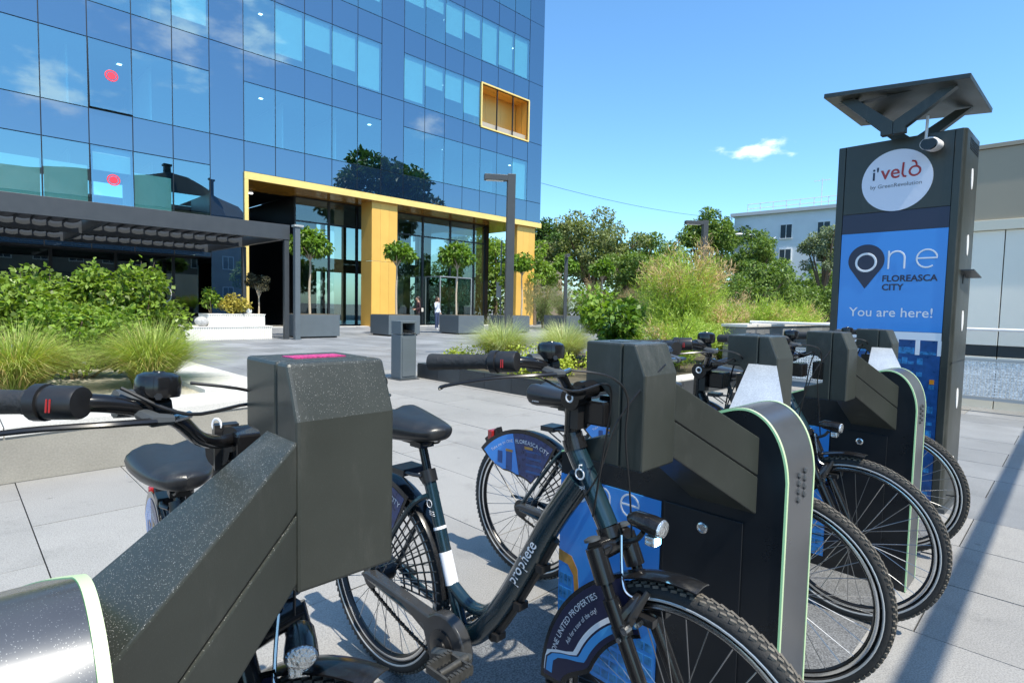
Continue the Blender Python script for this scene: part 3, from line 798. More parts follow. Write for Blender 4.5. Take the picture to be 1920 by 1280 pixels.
# shop front on the left, under the pergola
shop = empty('shop_front', (0, 1.0, 0)); shop.parent = bld
for i in range(9):
    xa = xk(15) + .9 - (i + 1) * 2.2
    o = MB(); o.box(xa + .05, xa + 2.15, 0, .02, .12, 3.25); o.build('shop_pane', M_lobby, shop)
f = MB()
for i in range(10):
    x = xk(15) + .9 - i * 2.2; f.box(x - .06, x + .06, -.03, .1, 0, 3.3)
f.box(xk(15) + .9 - 20, xk(15) + .9, -.02, .1, 3.26, 3.34); f.box(xk(15) + .9 - 20, xk(15) + .9, -.02, .1, 0, .11)
f.build('shop_frame', M_mullion, shop)
f = MB(); f.box(xk(NL), xl - .05, 6, 6.1, 0, 4.9); f.box(xk(NL), xl - .05, -.95, 6, 4.6, 4.7); f.build('shop_wall', M_lobbywall, shop)
f = MB(); f.torus(.30, .035, 26, 6, Matrix.Translation((7.2 - BR, -.04, 1.55)) @ Matrix.Diagonal((.62, 1, 1.1, 1))); f.build('shop_emblem', M_white, shop)
c = MB(); c.ball((-BR + 10.9, -.35, 4.3), .13, 10, 6, (1.3, .8, .7)); c.build('wall_floodlight', M_white, bld)

# ================================================================== PERGOLA, BENCH, PLANTERS, LAMPS, BIN
pg = empty('pergola', P(8.62, 19.7, 0), RZ, 'dark metal pergola with folded grey awning beside the glass building', 'pergola')
PX0 = -15.2
MB().box(PX0, 0, 0, .18, 3.47, 3.98).build('front_beam', M_pergola, pg, bevel=.006)
MB().box(PX0, 0, 8.2, 8.35, 3.47, 3.9).build('rear_beam', M_pergola, pg)
for x in (-.16, -5.3, -10.4):
    MB().box(x, x + .16, .181, 8.19, 3.5, 3.86).build('side_beam', M_pergola, pg)
MB().box(PX0, -.17, 4.0, 4.16, 3.45, 3.86).build('middle_beam', M_pergola, pg)
MB().box(-.18, -.02, .02, .17, 0, 3.468).build('post', M_pergola, pg, bevel=.004)
MB().box(-.16, -.02, 4.0, 4.15, 0, 3.468).build('post', M_pergola, pg, bevel=.004)
MB().box(-10.4, -10.26, .02, .16, 0, 3.468).build('post', M_pergola, pg)
fold = MB(); nx, ny = 10, 2
prof = [(x / nx * .40, -.055 * math.sin(math.pi * x / nx) ** .8) for x in range(nx + 1)]
poly = prof + [(x, z + .012) for x, z in reversed(prof)]
fold_me = []
for ya, yb in ((.25, 3.9), (4.25, 8.1)):
    f = MB(); n = len(prof)
    f.add([(x, ya, z) for x, z in prof] + [(x, yb, z) for x, z in prof], [(i, i + 1, n + i + 1, n + i) for i in range(n - 1)])
    me = f.mesh('awning_fold', 40); me.materials.append(M_fabric); fold_me.append(me)
bt = MB(); bt.box(-.022, .022, .22, 8.15, 0, .09); batten_me = bt.mesh('awning_batten'); batten_me.materials.append(M_pergola)
for bi, (xa, xb) in enumerate(((-5.12, -.2), (-10.2, -5.34), (-15.1, -10.44))):
    k = int((xb - xa) / .40)
    for i in range(k):
        for me in fold_me: link('awning_fold', me, None, pg, (xa + i * .40, 0, 3.80))
        link('awning_batten', batten_me, None, pg, (xa + i * .40, 0, 3.72))
ap = empty('awning_post', P(8.72, 19.38, 0), RZ, 'slim grey post with small white cap at the pergola corner', 'post')
MB().box(-.09, .09, -.09, .09, 0, 3.9).build('post', M_planter, ap, bevel=.004)
MB().box(-.13, .20, -.13, .13, 3.901, 3.97).build('cap', mat("light grey cap", (.35, .37, .36), .5), ap, bevel=.006)
MB().box(-.12, .12, -.12, .12, 0.001, .03).build('foot_plate', M_planter, ap)

bn = empty('ribbed_bench_planter', P(5.45, 20.2, 0), RZ, 'white ribbed two tier bench planter in front of the shop', 'planter')
def ribbed(x0, x1, y0, y1, z0, z1, nm):
    MB().box(x0 + .02, x1 - .02, y0 + .02, y1, z0, z1 - .03).build(nm, M_rib, bn)
    c = MB(); c.box(x0 - .01, x1 + .01, y0 - .015, y1, z1 - .029, z1); c.build('cap', M_rib, bn, bevel=.004)
    r = MB(); w = .035
    n = int((x1 - x0) / .07)
    for i in range(n):
        x = x0 + (i + .5) * (x1 - x0) / n; r.tube([(x, y0 + .016, z0), (x, y0 + .016, z1 - .03)], .027, 6)
    for i in range(int((y1 - y0) / .07)):
        y = y0 + .05 + i * .07
        r.tube([(x0 + .016, y, z0), (x0 + .016, y, z1 - .03)], .027, 6); r.tube([(x1 - .016, y, z0), (x1 - .016, y, z1 - .03)], .027, 6)
    rm = r.build('rib_cladding', M_rib, bn, 40, kind='stuff')
ribbed(0, 2.75, 0, 1.3, 0, .45, 'lower_tier')
ribbed(.75, 2.62, .3, 1.3, .451, .86, 'upper_tier')
mb = MB(); mb.ball((0, 0, .16), .2, 14, 10, (1.1, .8, .8)); o = mb.build('striped_cushion', mat("striped grey cushion", (.42, .42, .42), .9, 0, .3, 16), None, 60, loc=P(6.0, 20.55, .45), rot=(0, .1, RZ))
tag(o, 'grey striped round cushion on the low end of the ribbed bench', 'cushion')
mb = MB(); mb.ball((0, 0, .1), .1, 12, 8); o = mb.build('ball_lamp', M_white, None, 60, loc=P(7.55, 20.6, .86)); tag(o, 'small white ball lamp on the ribbed bench top', 'lamp')
shrub('golden_shrub', P(7.15, 20.9, .85), (.62, .5, .36), 1500, .10, L_gold, 'golden yellow shrub on the white ribbed bench planter', None, 3, cat='shrub')
shrub('green_shrub', P(6.45, 21.0, .8), (.34, .34, .5), 420, .11, L_fresh, 'small green shrub left of the golden one on the bench planter', None, 4)
tree('olive_standard', P(7.95, 20.75, .8), .8, (0, 0, 1.15), (.36, .36, .40), 1900, .07, mat("dry brown green leaf", (.075, .07, .035), .6, island=.4), 'small dark standard olive tree on the right end of the bench planter', None, 14, .35, .03, M_palebark, 2)

# planters with ball trees
def planter(r, s, w=1.55, d=1.42, h=.86, label='', twin=True):
    o = empty('tree_planter', P(r, s, 0), RZ, label, 'planter', 'grey tree planters before the entrance')
    MB().box(.08, w - .08, .08, d - .08, 0, .06).build('foot', M_lobbywall, o)
    b = MB(); t = .04
    b.hexa([(0, 0, .06), (w, 0, .06), (w, d, .06), (0, d, .06), (0, 0, h), (w, 0, h), (w, d, h), (0, d, h)]); b.build('box', M_planter, o, bevel=.012)
    MB().box(t, w - t, t, d - t, h + .001, h + .02).build('soil', M_soil, o)
    return o
bt_g = np.random.default_rng(42)
bl = cluster_blobs((0, 0, 0), (.68, .68, .48), 30, .20, bt_g, -.35)
me_ball = crown_mesh('crown', bl, 2000, .20, .105, L_ball, .45, .45, bt_g)
bt_g2 = np.random.default_rng(43)
me_ball2 = crown_mesh('crown', cluster_blobs((.04, -.05, .03), (.62, .70, .42), 24, .23, bt_g2, -.25), 1700, .21, .11, L_ball, .4, .5, bt_g2)
tb = MB(); tb.tube(spline([(0, 0, 0), (.02, .01, .9), (-.02, 0, 1.7), (0, 0, 2.3)], 4), [.05 - .0018 * i for i in range(13)], 8)
for a in range(7):
    an = a * .9; tb.tube([(0, 0, 2.0), (.2 * math.cos(an), .2 * math.sin(an), 2.3), (.5 * math.cos(an), .5 * math.sin(an), 2.45)], [.022, .016, .008], 5)
me_bt = tb.mesh('trunk', 40); me_bt.materials.append(M_palebark)
def ball_tree(r, s, z, hc, sc, label, sz=1.0):
    o = empty('ball_tree', P(r, s, z), random.uniform(0, 6), label, 'tree', 'clipped ball trees in the grey planters')
    t = link('trunk', me_bt, None, o); t.scale = (1, 1, (hc - z) / 2.4)
    c = link('crown', me_ball if random.random() < .5 else me_ball2, None, o, (0, 0, hc - z + .1)); c.scale = (sc, sc, sc * sz); c['kind'] = 'stuff'
    return o
planter(9.08, 19.9, label='grey planter nearest the pergola posts'); ball_tree(9.75, 20.55, .86, 3.25, 1.0, 'clipped ball tree just right of the pergola post', 1.15)
planter(12.79, 19.9, label='grey planter at the foot of the broad gold column'); ball_tree(13.78, 20.86, .86, 3.32, .95, 'clipped ball tree in front of the broad gold column')
planter(16.46, 19.9, label='grey planter before the glazed entrance porch'); ball_tree(16.65, 20.3, .86, 3.35, 1.05, 'clipped ball tree in front of the glazed porch', 1.1)
planter(19.6, 19.9, label='grey planter half hidden by the tall lamp post'); ball_tree(20.83, 20.2, .86, 3.3, 1.0, 'clipped ball tree at the narrow gold corner column')
planter(24.6, 20.6, label='grey planter behind the thin post, right of the building'); ball_tree(25.48, 21.2, .86, 3.55, 1.05, 'clipped ball tree behind the thin dark post')
planter(24.0, 17.4, label='grey planter farthest right among the trees'); ball_tree(24.5, 17.9, .86, 3.2, 1.0, 'clipped ball tree farthest right, before the olive green trees')

def lamp_post(x, y, h, ang, w, arm, label):
    o = empty('lamp_post', (x, y, 0), ang, label, 'lamp post', 'square dark lamp posts on the plaza')
    MB().box(-w / 2, w / 2, -w / 2, w / 2, 0, h).build('post', M_lampmetal, o, bevel=.004)
    a = MB(); a.box(-arm, -w / 2 - .001, -w / 2, w / 2, h - .16, h - .03); a.build('arm', M_lampmetal, o, bevel=.004)
    MB().box(-arm + .05, -w / 2 - .1, -w / 2 + .03, w / 2 - .03, h - .172, h - .1605).build('lamp_glass', M_white, o)
    MB().box(-w, w, -w, w, 0.001, .025).build('foot_plate', M_lampmetal, o)
lamp_post(-.1, 14.0, 4.5, R_(10), .19, .66, 'tall dark lamp post standing before the gold corner column')
lamp_post(2.85, 31, 4.2, R_(95), .17, .66, 'thin dark lamp post seen end on between ball trees')
lamp_post(7.3, 22, 4.75, R_(8), .19, .8, 'dark lamp post rising behind the tamarisk plumes')

bi = empty('litter_bin', P(5.68, 8.36, 0), RZ, 'dark grey square litter bin standing on the paving by the tiled kerb', 'bin')
w, d, h = .32, .30, 1.02
MB().box(-.2, .2, -.2, .2, 0, .02).build('foot_plate', M_lampmetal, bi)
bb = MB(); bb.box(-w / 2, w / 2, -d / 2, d / 2, .02, .78); bb.build('body', M_planter, bi, bevel=.008)
dr_ = MB(); dr_.box(-w / 2 + .03, w / 2 - .03, -d / 2 - .012, -d / 2 - .002, .06, .74); dr_.build('door', M_planter, bi, bevel=.006)
hd = MB()
hd.prism([(-w / 2, .79), (-w / 2 + .035, .79), (-w / 2 + .035, .98), (w / 2 - .035, .98), (w / 2 - .035, .79), (w / 2, .79), (w / 2, 1.02), (-w / 2, 1.02)], -d / 2, d / 2, 'y')
hd.build('hood', M_planter, bi, bevel=.006)
MB().box(-w / 2 + .036, w / 2 - .036, d / 2 - .03, d / 2 - .005, .785, .978).build('back_panel', M_lobbywall, bi)
lid = MB(); lid.prism([(-d / 2 - .02, .80), (-d / 2 + .10, .86), (-d / 2 + .10, .875), (-d / 2 - .03, .815)], -w / 2 + .04, w / 2 - .04, 'x'); lid.build('ashtray', M_chrome, bi)

# ================================================================== KIOSK
kl = (2.352, 4.238, 0)
ki = empty('info_kiosk', kl, R_(-46.9), 'tall dark information kiosk with blue map pin poster and solar roof', 'kiosk')
KW, KD, KH = .75, .5, 2.505
def rrect(x0, x1, y0, y1, r, n=5):
    out = []
    for cx, cy, a in ((x1 - r, y1 - r, 0), (x0 + r, y1 - r, 90), (x0 + r, y0 + r, 180), (x1 - r, y0 + r, 270)):
        for i in range(n + 1):
            t = R_(a + 90 * i / n); out.append((cx + r * math.cos(t), cy + r * math.sin(t)))
    return out
b = MB(); b.prism(rrect(0, KW, .012, KD, .035), 0.03, KH, 'z'); b.build('body', M_dock, ki, 35)
MB().box(-.02, KW + .02, -.02, KD + .02, 0, .029).build('base_plate', M_lampmetal, ki)
for x0, x1 in ((.012, .058), (.692, .735)):
    MB().box(x0, x1, -.004, .03, .03, KH - .003).build('edge_strip', M_dock, ki, bevel=.004)
MB().box(.061, .689, .0, .03, 2.016, KH - .004).build('front_panel', M_dock, ki, bevel=.002)
MB().box(.061, .689, .001, .03, 1.878, 2.0135).build('navy_panel', M_navyprint, ki)
MB().box(.061, .689, .001, .03, 1.19, 1.876).build('blue_poster', M_blueprint, ki)
MB().box(.061, .689, .001, .03, .05, 1.188).build('picture_panel', M_printdark, ki)
# printed building picture: white frame with openings, then a glass grid
pw = MB()
pw.box(.061, .689, -.0012, .0008, 1.135, 1.187)
for i in range(6):
    x = .061 + i * .122; pw.box(x, x + .026, -.0012, .0008, 1.035, 1.1345)
pw.build('printed_frame', M_whiteprint, ki, kind='stuff')
pc_ = MB()
for j in range(12):
    z = .97 - j * .08
    for i in range(5):
        x = .075 + i * .122
        for q0 in range(3):
            if random.random() < .62: pc_.box(x + q0 * .036, x + q0 * .036 + .032, -.0012, .0008, z, z + random.choice([.02, .03, .045]))
for i in range(5):
    pc_.box(.089 + i * .122, .18 + i * .122, -.0012, .0008, 1.04, 1.05 + random.random() * .04)
pc_.build('printed_windows', M_printcell, ki, kind='stuff')
def kf(x, z, off=-.0022): return lambda u, v: (x + u, off, z + v)
FR = Matrix.Rotation(R_(90), 4, 'X')
c = MB(); c.lathe([(.208, 0), (.208, .003)], 56, Matrix.Translation((.38, 0, 2.222)) @ FR); c.build('white_disc', mat("white disc print", (.72, .75, .86), .35), ki)
L1 = MB(); L2 = MB(); L3 = MB()
off = -.0042
text_on(L2, "i'", .036, kf(.238, 2.238, off), .085, .012)
text_on(L1, "ve", .115, kf(.285, 2.238, off), .062, .012)
L1.tube([(.418, off, 2.335), (.414, off, 2.262), (.422, off, 2.243), (.437, off, 2.240)], .0065, 6)
L1.torus(.030, .0062, 30, 6, Matrix.Translation((.485, off, 2.270)), .002)
L1.tube([(.466, off, 2.338), (.484, off, 2.334), (.492, off, 2.318), (.494, off, 2.30)], .006, 6)
L1.build('logo_lettering', M_redprint, ki); L2.build('logo_lettering', M_navyprint, ki)
text_on(L3, "by GreenRevolution", .30, kf(.228, 2.178, off), None, .008); L3.build('logo_subline', M_greyprint, ki)
pin = []
for i in range(33):
    t = R_(-38 + 256 * i / 32); pin.append((.226 + .113 * math.cos(t), 1.682 + .113 * math.sin(t)))
pin.append((.226, 1.484))
b = MB(); b.prism(pin, -.0014, .0004, 'y'); b.build('map_pin', M_navyprint, ki)
def flat_y(mb, y0=-.0028, k=.15): mb.v = [(x, y0 + (y - y0) * k, z) for x, y, z in mb.v]; return mb
w1 = MB(); w1.torus(.061, .0075, 40, 6, Matrix.Translation((.226, -.003, 1.668)), .0012); w1.build('white_ring', M_whiteprint, ki)
w1 = MB(); stroke_n(w1, lambda u, v: (.358 + u, -.0028, 1.618 + v), .105, .125, .0058); flat_y(w1).build('white_letter', M_whiteprint, ki)
w1 = MB(); stroke_e(w1, lambda u, v: (.52 + u, -.0028, 1.616 + v), .125, .13, .0058); flat_y(w1).build('white_letter', M_whiteprint, ki)
w1 = MB(); text_on(w1, "You are here!", .498, kf(.135, 1.288, -.0026), None, .006); w1.build('white_lettering', M_whiteprint, ki)
n1 = MB()
text_on(n1, "FLOREASCA", .316, kf(.333, 1.532, -.0026), .043, .022); text_on(n1, "CITY", .128, kf(.333, 1.472, -.0026), .043, .022)
n1.build('navy_lettering', M_navyprint, ki)
for z in (2.22, 1.78, 1.27, .74, .27):
    c = MB(); c.lathe([(.04, 0), (.04, .004)], 24, Matrix.Translation((KW - .001, .27, z)) @ Matrix.Rotation(R_(90), 4, 'Y') @ Matrix.Diagonal((1.75, .8, 1, 1))); c.build('side_oval', M_white, ki)
v = MB()
for j in range(5):
    for i in range(7): v.box(KW - .004, KW + .003, .14 + i * .045, .165 + i * .045, 2.395 + j * .016, 2.404 + j * .016)
v.build('vent_slots', M_lobbywall, ki, kind='stuff')
h = MB(); h.prism([(.10, 1.60), (.40, 1.565), (.40, 1.572), (.10, 1.608)], KW, KW + .07, 'x'); h.build('side_fin', M_lampmetal, ki)
MB().box(KW - .003, KW + .004, .19, .25, 1.52, 1.58).build('lock', M_lobbywall, ki)
MB().box(KW - .003, KW + .0015, .02, .49, .995, 1.0).build('panel_joint', M_lobbywall, ki)
MB().box(.64, .665, -.006, .001, .845, .875).build('orange_sticker', M_amber, ki)
# camera
cm = empty('security_camera', (.585, -.005, 2.40)); cm.parent = ki; cm.scale = (1.45, 1.45, 1.25)
c = MB(); c.tube([(-.0, -.11, -.005), (0, -.095, 0), (0, 0.0, .012)], [.034, .037, .035], 16, flat=.9); c.build('camera_body', M_white, cm, 40)
c = MB(); c.lathe([(.031, 0), (.03, .012)], 18, Matrix.Translation((0, -.106, -.005)) @ FR); c.build('camera_lens', M_gloss, cm, 40)
c = MB(); c.tube([(-.03, -.02, .03), (-.03, -.01, .17)], .006, 8); c.build('antenna', M_white, cm)
# solar roof: thin tilted panel on V shaped struts
sr = empty('solar_roof', (.38, .06, 0)); sr.parent = ki
tilt = Matrix.Translation((0, .05, 2.765)) @ Matrix.Rotation(R_(5.7), 4, 'Y')
b = MB(); b.box(-.41, .41, -.36, .48, 0, .03); b.v = [tuple(tilt @ Vector(q)) for q in b.v]; b.build('solar_panel', M_dock, sr, bevel=.003)
b = MB(); b.box(-.39, .39, -.34, .46, .031, .034); b.v = [tuple(tilt @ Vector(q)) for q in b.v]; b.build('solar_cells', mat("solar cells", (.01, .015, .04), .1), sr)
for yy in (-.22, .3):
    for sx in (-1, 1):
        s_ = MB(); t0 = .055
        xe = sx * .33; ze = 2.757 - sx * .33 * .1
        poly = [(sx * .002, 2.5), (sx * .07, 2.5), (sx * .07, 2.535), (xe, ze), (xe - sx * .09, ze), (sx * .002, 2.58)]
        s_.prism(poly, yy, yy + t0, 'y'); s_.build('roof_strut', M_dock, sr)
b = MB(); b.box(-.33, .33, -.22, -.16, 2.755, 2.757); b.box(-.34, -.26, -.21, .35, 2.775, 2.778); b.build('roof_bracket', M_dock, sr)

# ================================================================== BICYCLE DOCKS
Wd, Ld, HP, RD = .2113, .755, 1.042, .118
DPROF = [(0, .86), (.004, .895), (.012, .93), (.024, .963), (.040, .991), (.060, 1.014), (.086, 1.031), (.115, 1.0385), (.150, 1.034), (.195, 1.018), (.27, .990), (.42, .933), (.60, .862), (.755, .80)]
DPROF = [(0, .60)] + [tuple(p) for p in spline(DPROF, 4)]
def strip(x0, x1, outer, inner):
    """connected band of constant section between two outlines"""
    b = MB(); n = len(outer)
    for a, c in zip(outer, inner): b.v += [(x0, *a), (x1, *a), (x1, *c), (x0, *c)]
    for i in range(n - 1):
        o, q = i * 4, i * 4 + 4
        for k in range(4): b.f.append((o + k, o + (k + 1) % 4, q + (k + 1) % 4, q + k))
    b.f += [(0, 1, 2, 3), (n * 4 - 1, n * 4 - 2, n * 4 - 3, n * 4 - 4)]
    return b
def dock_profile(inset=0):
    """outline of the pillar seen from the side: upright front, rounded nose, long slope down to the back"""
    if not inset: return list(DPROF)
    out = []
    for i, p in enumerate(DPROF):
        a, b = Vector(DPROF[max(i - 1, 0)]), Vector(DPROF[min(i + 1, len(DPROF) - 1)]); t = (b - a).normalized()
        out.append((p[0] + t.y * inset, p[1] - t.x * inset))
    out[-1] = (DPROF[-1][0] - .0, out[-1][1]); return out
def make_dock(k, near=True):
    o = empty('bike_dock', P(DR[k], .511, 0), RZ, DLAB[k], 'bike dock', 'bicycle docking pillars')
    hw = Wd / 2
    b = MB(); b.prism([(.004, .005)] + dock_profile(.004) + [(Ld - .004, .005)], -hw + .003, hw - .003); b.build('pillar', M_dockblack, o)
    pr_o, pr_i = dock_profile(0), dock_profile(.0045)
    outer = [(0, .005)] + pr_o; inner = [(.0045, .005)] + pr_i
    band = strip(-hw + .0105, hw - .0105, outer, inner)
    me = band.mesh('front_band', 30); link('front_band', me, M_brushed, o)
    for sx in (-1, 1):
        x0, x1 = sorted((sx * hw, sx * (hw - .010)))
        led = strip(x0, x1, [(-.0012, .005)] + dock_profile(-.0012), [(.0045, .005)] + dock_profile(.0045))
        led.build('light_strip', M_led, o, 40)
        # arm: two tapered halves with a joint, splayed backwards; head at its end
        x0, x1 = sx * (hw - .004), sx * .336
        y0, y1 = (.0757, .265), (.199, .296)
        for ha, hb in ((0, .488), (.506, 1)):
            def z(t, end): return (.758 + .209 * t) if not end else (.93 + .19 * t)
            p = [(x0, y0[0], z(ha, 0)), (x1, y1[0], z(ha, 1)), (x1, y1[1], z(ha, 1)), (x0, y0[1], z(ha, 0)),
                 (x0, y0[0], z(hb, 0)), (x1, y1[0], z(hb, 1)), (x1, y1[1], z(hb, 1)), (x0, y0[1], z(hb, 0))]
            a = MB(); a.hexa(p); a.build('arm', M_dock, o, bevel=.0035)
        if sx > 0 and k > 1:                    # paler sheet on the far arm's slope, left off the nearest dock
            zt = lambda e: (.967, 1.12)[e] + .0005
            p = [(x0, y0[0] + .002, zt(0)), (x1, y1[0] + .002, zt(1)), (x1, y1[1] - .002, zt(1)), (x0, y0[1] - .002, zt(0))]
            a = MB(); a.hexa(p + [(x, y, z + .003) for x, y, z in p]); a.build('pale_arm_top', mat('pale arm top sheet', (.50, .54, .58), .42, .45, .08, 10, grain=.12, gscale=220), o)
        a = MB(); zz = [(.758 + .209 * .49, .758 + .209 * .504), (.93 + .19 * .49, .93 + .19 * .504)]
        a.hexa([(x0, y0[0] + .004, zz[0][0]), (x1, y1[0] + .004, zz[1][0]), (x1, y1[1] - .004, zz[1][0]), (x0, y0[1] - .004, zz[0][0]),
                (x0, y0[0] + .004, zz[0][1]), (x1, y1[0] + .004, zz[1][1]), (x1, y1[1] - .004, zz[1][1]), (x0, y0[1] - .004, zz[0][1])]); a.build('arm_joint', M_lobbywall, o)
        xa, xb = sorted((sx * .334, sx * .481))
        hf = MB(); hf.prism([(.197, .916), (.262, .916), (.262, 1.219), (.228, 1.219), (.197, 1.145)], xa, xb); hf.build('dock_head', M_dock, o, bevel=.005)
        hk = MB(); hk.prism([(.2638, .916), (.3715, .916), (.3715, .966), (.295, .99), (.295, 1.082), (.325, 1.11), (.3715, 1.112), (.3715, 1.219), (.2638, 1.219)], xa, xb); hk.build('dock_head', M_dock, o, bevel=.005)
        iv = MB(); iv.box(xa + .035, xb - .03, .285, .325, 1.2175, 1.2205); iv.build('indicator', M_pink if (k, sx) == (1, 1) else M_dock, o)
        sk = MB(); sk.box(xa + .03, xb - .03, .292, .35, 1.0, 1.08); sk.build('lock_socket', M_gloss, o, bevel=.004)
    st = MB()
    for ix in (-.022, .022):
        for j in range(4):
            z0 = .872 - j * .022 - (.006 if ix < 0 else 0)
            st.lathe([(.0085, 0), (.0085, .004), (.005, .006)], 6, Matrix.Translation((ix, 0, z0)) @ FR)
    st.build('speaker_stud', M_lampmetal, o)
    # print, door and lock on the near side
    xs = -hw
    MB().box(xs - .001, xs + .002, .358, Ld - .002, .06, .722).build('blue_poster', M_blueprint, o)
    for kind_ in 'one':
        e = MB()
        if kind_ == 'e': stroke_e(e, lambda u, v: (xs - .002, .505 - u, .640 + v), .075, .078, .0036)
        elif kind_ == 'n': stroke_n(e, lambda u, v: (xs - .002, .605 - u, .640 + v), .064, .075, .0036)
        else: e.torus(.036, .0036, 28, 6, Matrix.Translation((xs - .002, .672, .678)) @ Matrix.Rotation(R_(90), 4, 'Z'), .002)
        e.v = [(xs - .002 + (x - xs + .002) * .15, y, z) for x, y, z in e.v]; e.build('white_letter', M_whiteprint, o)
    gp = MB(); pts = [(.757, .45), (.70, .44), (.672, .40), (.655, .22), (.672, .22), (.69, .375), (.715, .405), (.757, .41)]
    gp.prism([(a - .003, b_) for a, b_ in pts], xs - .0016, xs); gp.build('printed_arch', M_goldprint, o)
    gp = MB()
    for j in range(6):
        for i in range(3): gp.box(xs - .0016, xs, .692 + i * .02, .709 + i * .02, .08 + j * .05, .118 + j * .05)
    for j in range(5):
        for i in range(8): gp.box(xs - .0016, xs, .37 + i * .032, .396 + i * .032, .075 + j * .04, .102 + j * .04)
    gp.build('printed_windows', M_printcell, o, kind='stuff')
    d = MB(); d.box(xs - .003, xs + .001, .108, .346, .05, .727); d.build('service_door', M_dockblack, o, bevel=.0015)
    l = MB(); l.lathe([(.016, 0), (.016, .004), (.011, .006), (.0108, .003), (.004, .003)], 20, Matrix.Translation((xs - .003, .222, .681)) @ Matrix.Rotation(R_(-90), 4, 'Y')); l.build('lock', M_chrome, o, 40)
    return o
DR = {1: -.0156, 2: 1.63, 3: 3.2608}
DLAB = {1: 'nearest bike dock, cut off by the lower left corner, its arm rising to the right',
        2: 'middle bike dock with green lit edges and blue poster beside the docked bicycle',
        3: 'farthest bike dock, next to the tall information kiosk'}
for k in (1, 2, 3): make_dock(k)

# ================================================================== BICYCLE (x forward, y to the rider's left)
AX = 1.09; WZ = .345
def wheel(parent, x, rear):
    w = empty('wheel', (x, 0, WZ)); w.parent = parent
    t = MB(); t.torus(.3235, .0205, 72, 10); ty = t.build('tyre', M_rubber, w, 60)
    tr = MB(); g = np.random.default_rng(3)
    for i in range(96):
        for row, (y, dz) in enumerate(((-.0125, -.0035), (-.0042, .0), (.0042, .0), (.0125, -.0035))):
            a = 2 * math.pi * (i + (.5 if row % 2 else 0)) / 96
            Mr = Matrix.Rotation(-a, 4, 'Y') @ Matrix.Translation((.3435 + dz, y, 0)) @ Matrix.Rotation(R_(18 if row < 2 else -18), 4, 'X')
            b = [Vector((sx * .0032, sy * .0034, sz * .0068)) for sz in (-1, 1) for sx, sy in ((-1, -1), (1, -1), (1, 1), (-1, 1))]
            tr.hexa([Mr @ q for q in b])
    tr.build('tread', M_tread, w, kind='stuff')
    for sy in (-1, 1):
        r = MB(); r.torus(.3135, .0038, 72, 6, Matrix.Translation((0, sy * .0185, 0)), .0020); r.v = [tuple(q) for q in r.v]; r.build('reflective_stripe', M_reflect, w, 60)
    r = MB(); n = 72
    prof = [(.303, -.012), (.303, .012), (.286, .010), (.281, 0), (.286, -.010)]
    vs = []; fs = []
    for i in range(n):
        a = 2 * math.pi * i / n
        for rr, y in prof: vs.append((rr * math.cos(a), y, rr * math.sin(a)))
    m = len(prof)
    for i in range(n):
        for k in range(m): fs.append((i * m + k, i * m + (k + 1) % m, ((i + 1) % n) * m + (k + 1) % m, ((i + 1) % n) * m + k))
    r.add(vs, fs); r.build('rim', M_rim, w, 35)
    r = MB()
    for sy in (-1, 1): r.torus(.2945, .0058, 72, 5, Matrix.Translation((0, sy * .0118, 0)), .0014)
    r.build('brake_track', M_chrome, w, 60)
    s = MB()
    for i in range(32):
        side = -1 if i % 2 else 1; a = 2 * math.pi * i / 32; da = R_(42) * (1 if (i // 2) % 2 else -1)
        s.tube([(.024 * math.cos(a + da), side * .026, .024 * math.sin(a + da)), (.286 * math.cos(a), side * .003, .286 * math.sin(a))], .0014, 4)
    s.build('spokes', M_spoke, w)
    h = MB(); Mr = Matrix.Rotation(R_(90), 4, 'X')
    hr = .036 if rear else .022
    h.lathe([(.006, -.062), (.012, -.06), (.012, -.045), (.03, -.032), (.03, -.026), (hr, -.02), (hr, .02), (.03, .026), (.03, .032), (.012, .045), (.012, .06), (.006, .062)], 16, Mr); h.build('hub', M_black, w, 40)
    v = MB(); v.tube([(.28, 0, .02), (.245, 0, .018)], .003, 6); v.build('valve', M_black, w)
    return w
def arc_strip(cx, cz, r, a0, a1, w, n=20, th=.0035, crown=.006):
    """mudguard: a curved strip, slightly domed across"""
    b = MB(); rows = [(-w, 0), (-w * .6, crown * .7), (0, crown), (w * .6, crown * .7), (w, 0)]; vs = []
    for i in range(n + 1):
        a = R_(a0 + (a1 - a0) * i / n)
        for dr0 in (0, -th):
            for y, up in rows: vs.append((cx + (r + up + dr0) * math.cos(a), y, cz + (r + up + dr0) * math.sin(a)))
    m = len(rows); fs = []
    for i in range(n):
        o, q = i * 2 * m, (i + 1) * 2 * m
        for k in range(m - 1):
            fs.append((o + k, o + k + 1, q + k + 1, q + k)); fs.append((o + m + k, q + m + k, q + m + k + 1, o + m + k + 1))
        fs.append((o, q, q + m, o + m)); fs.append((o + m - 1, o + 2 * m - 1, q + 2 * m - 1, q + m - 1))
    for o in (0, n * 2 * m):
        for k in range(m - 1): fs.append((o + k, o + m + k, o + m + k + 1, o + k + 1))
    b.add(vs, fs); return b
def sign_panel(cx, cz, a0, a1, rin, rout, y, n=22, th=.003, flare=None):
    b = MB(); top, bot = [], []
    for i in range(n + 1):
        t = i / n; a = R_(a0 + (a1 - a0) * t); ro = rout(t) if callable(rout) else rout; ri = rin(t) if callable(rin) else rin
        top.append((cx + ro * math.cos(a), cz + ro * math.sin(a))); bot.append((cx + ri * math.cos(a), cz + ri * math.sin(a)))
    for i in range(n):
        q = [top[i], top[i + 1], bot[i + 1], bot[i]]
        b.hexa([(x, y, z) for x, z in q] + [(x, y - th, z) for x, z in q])
    return b
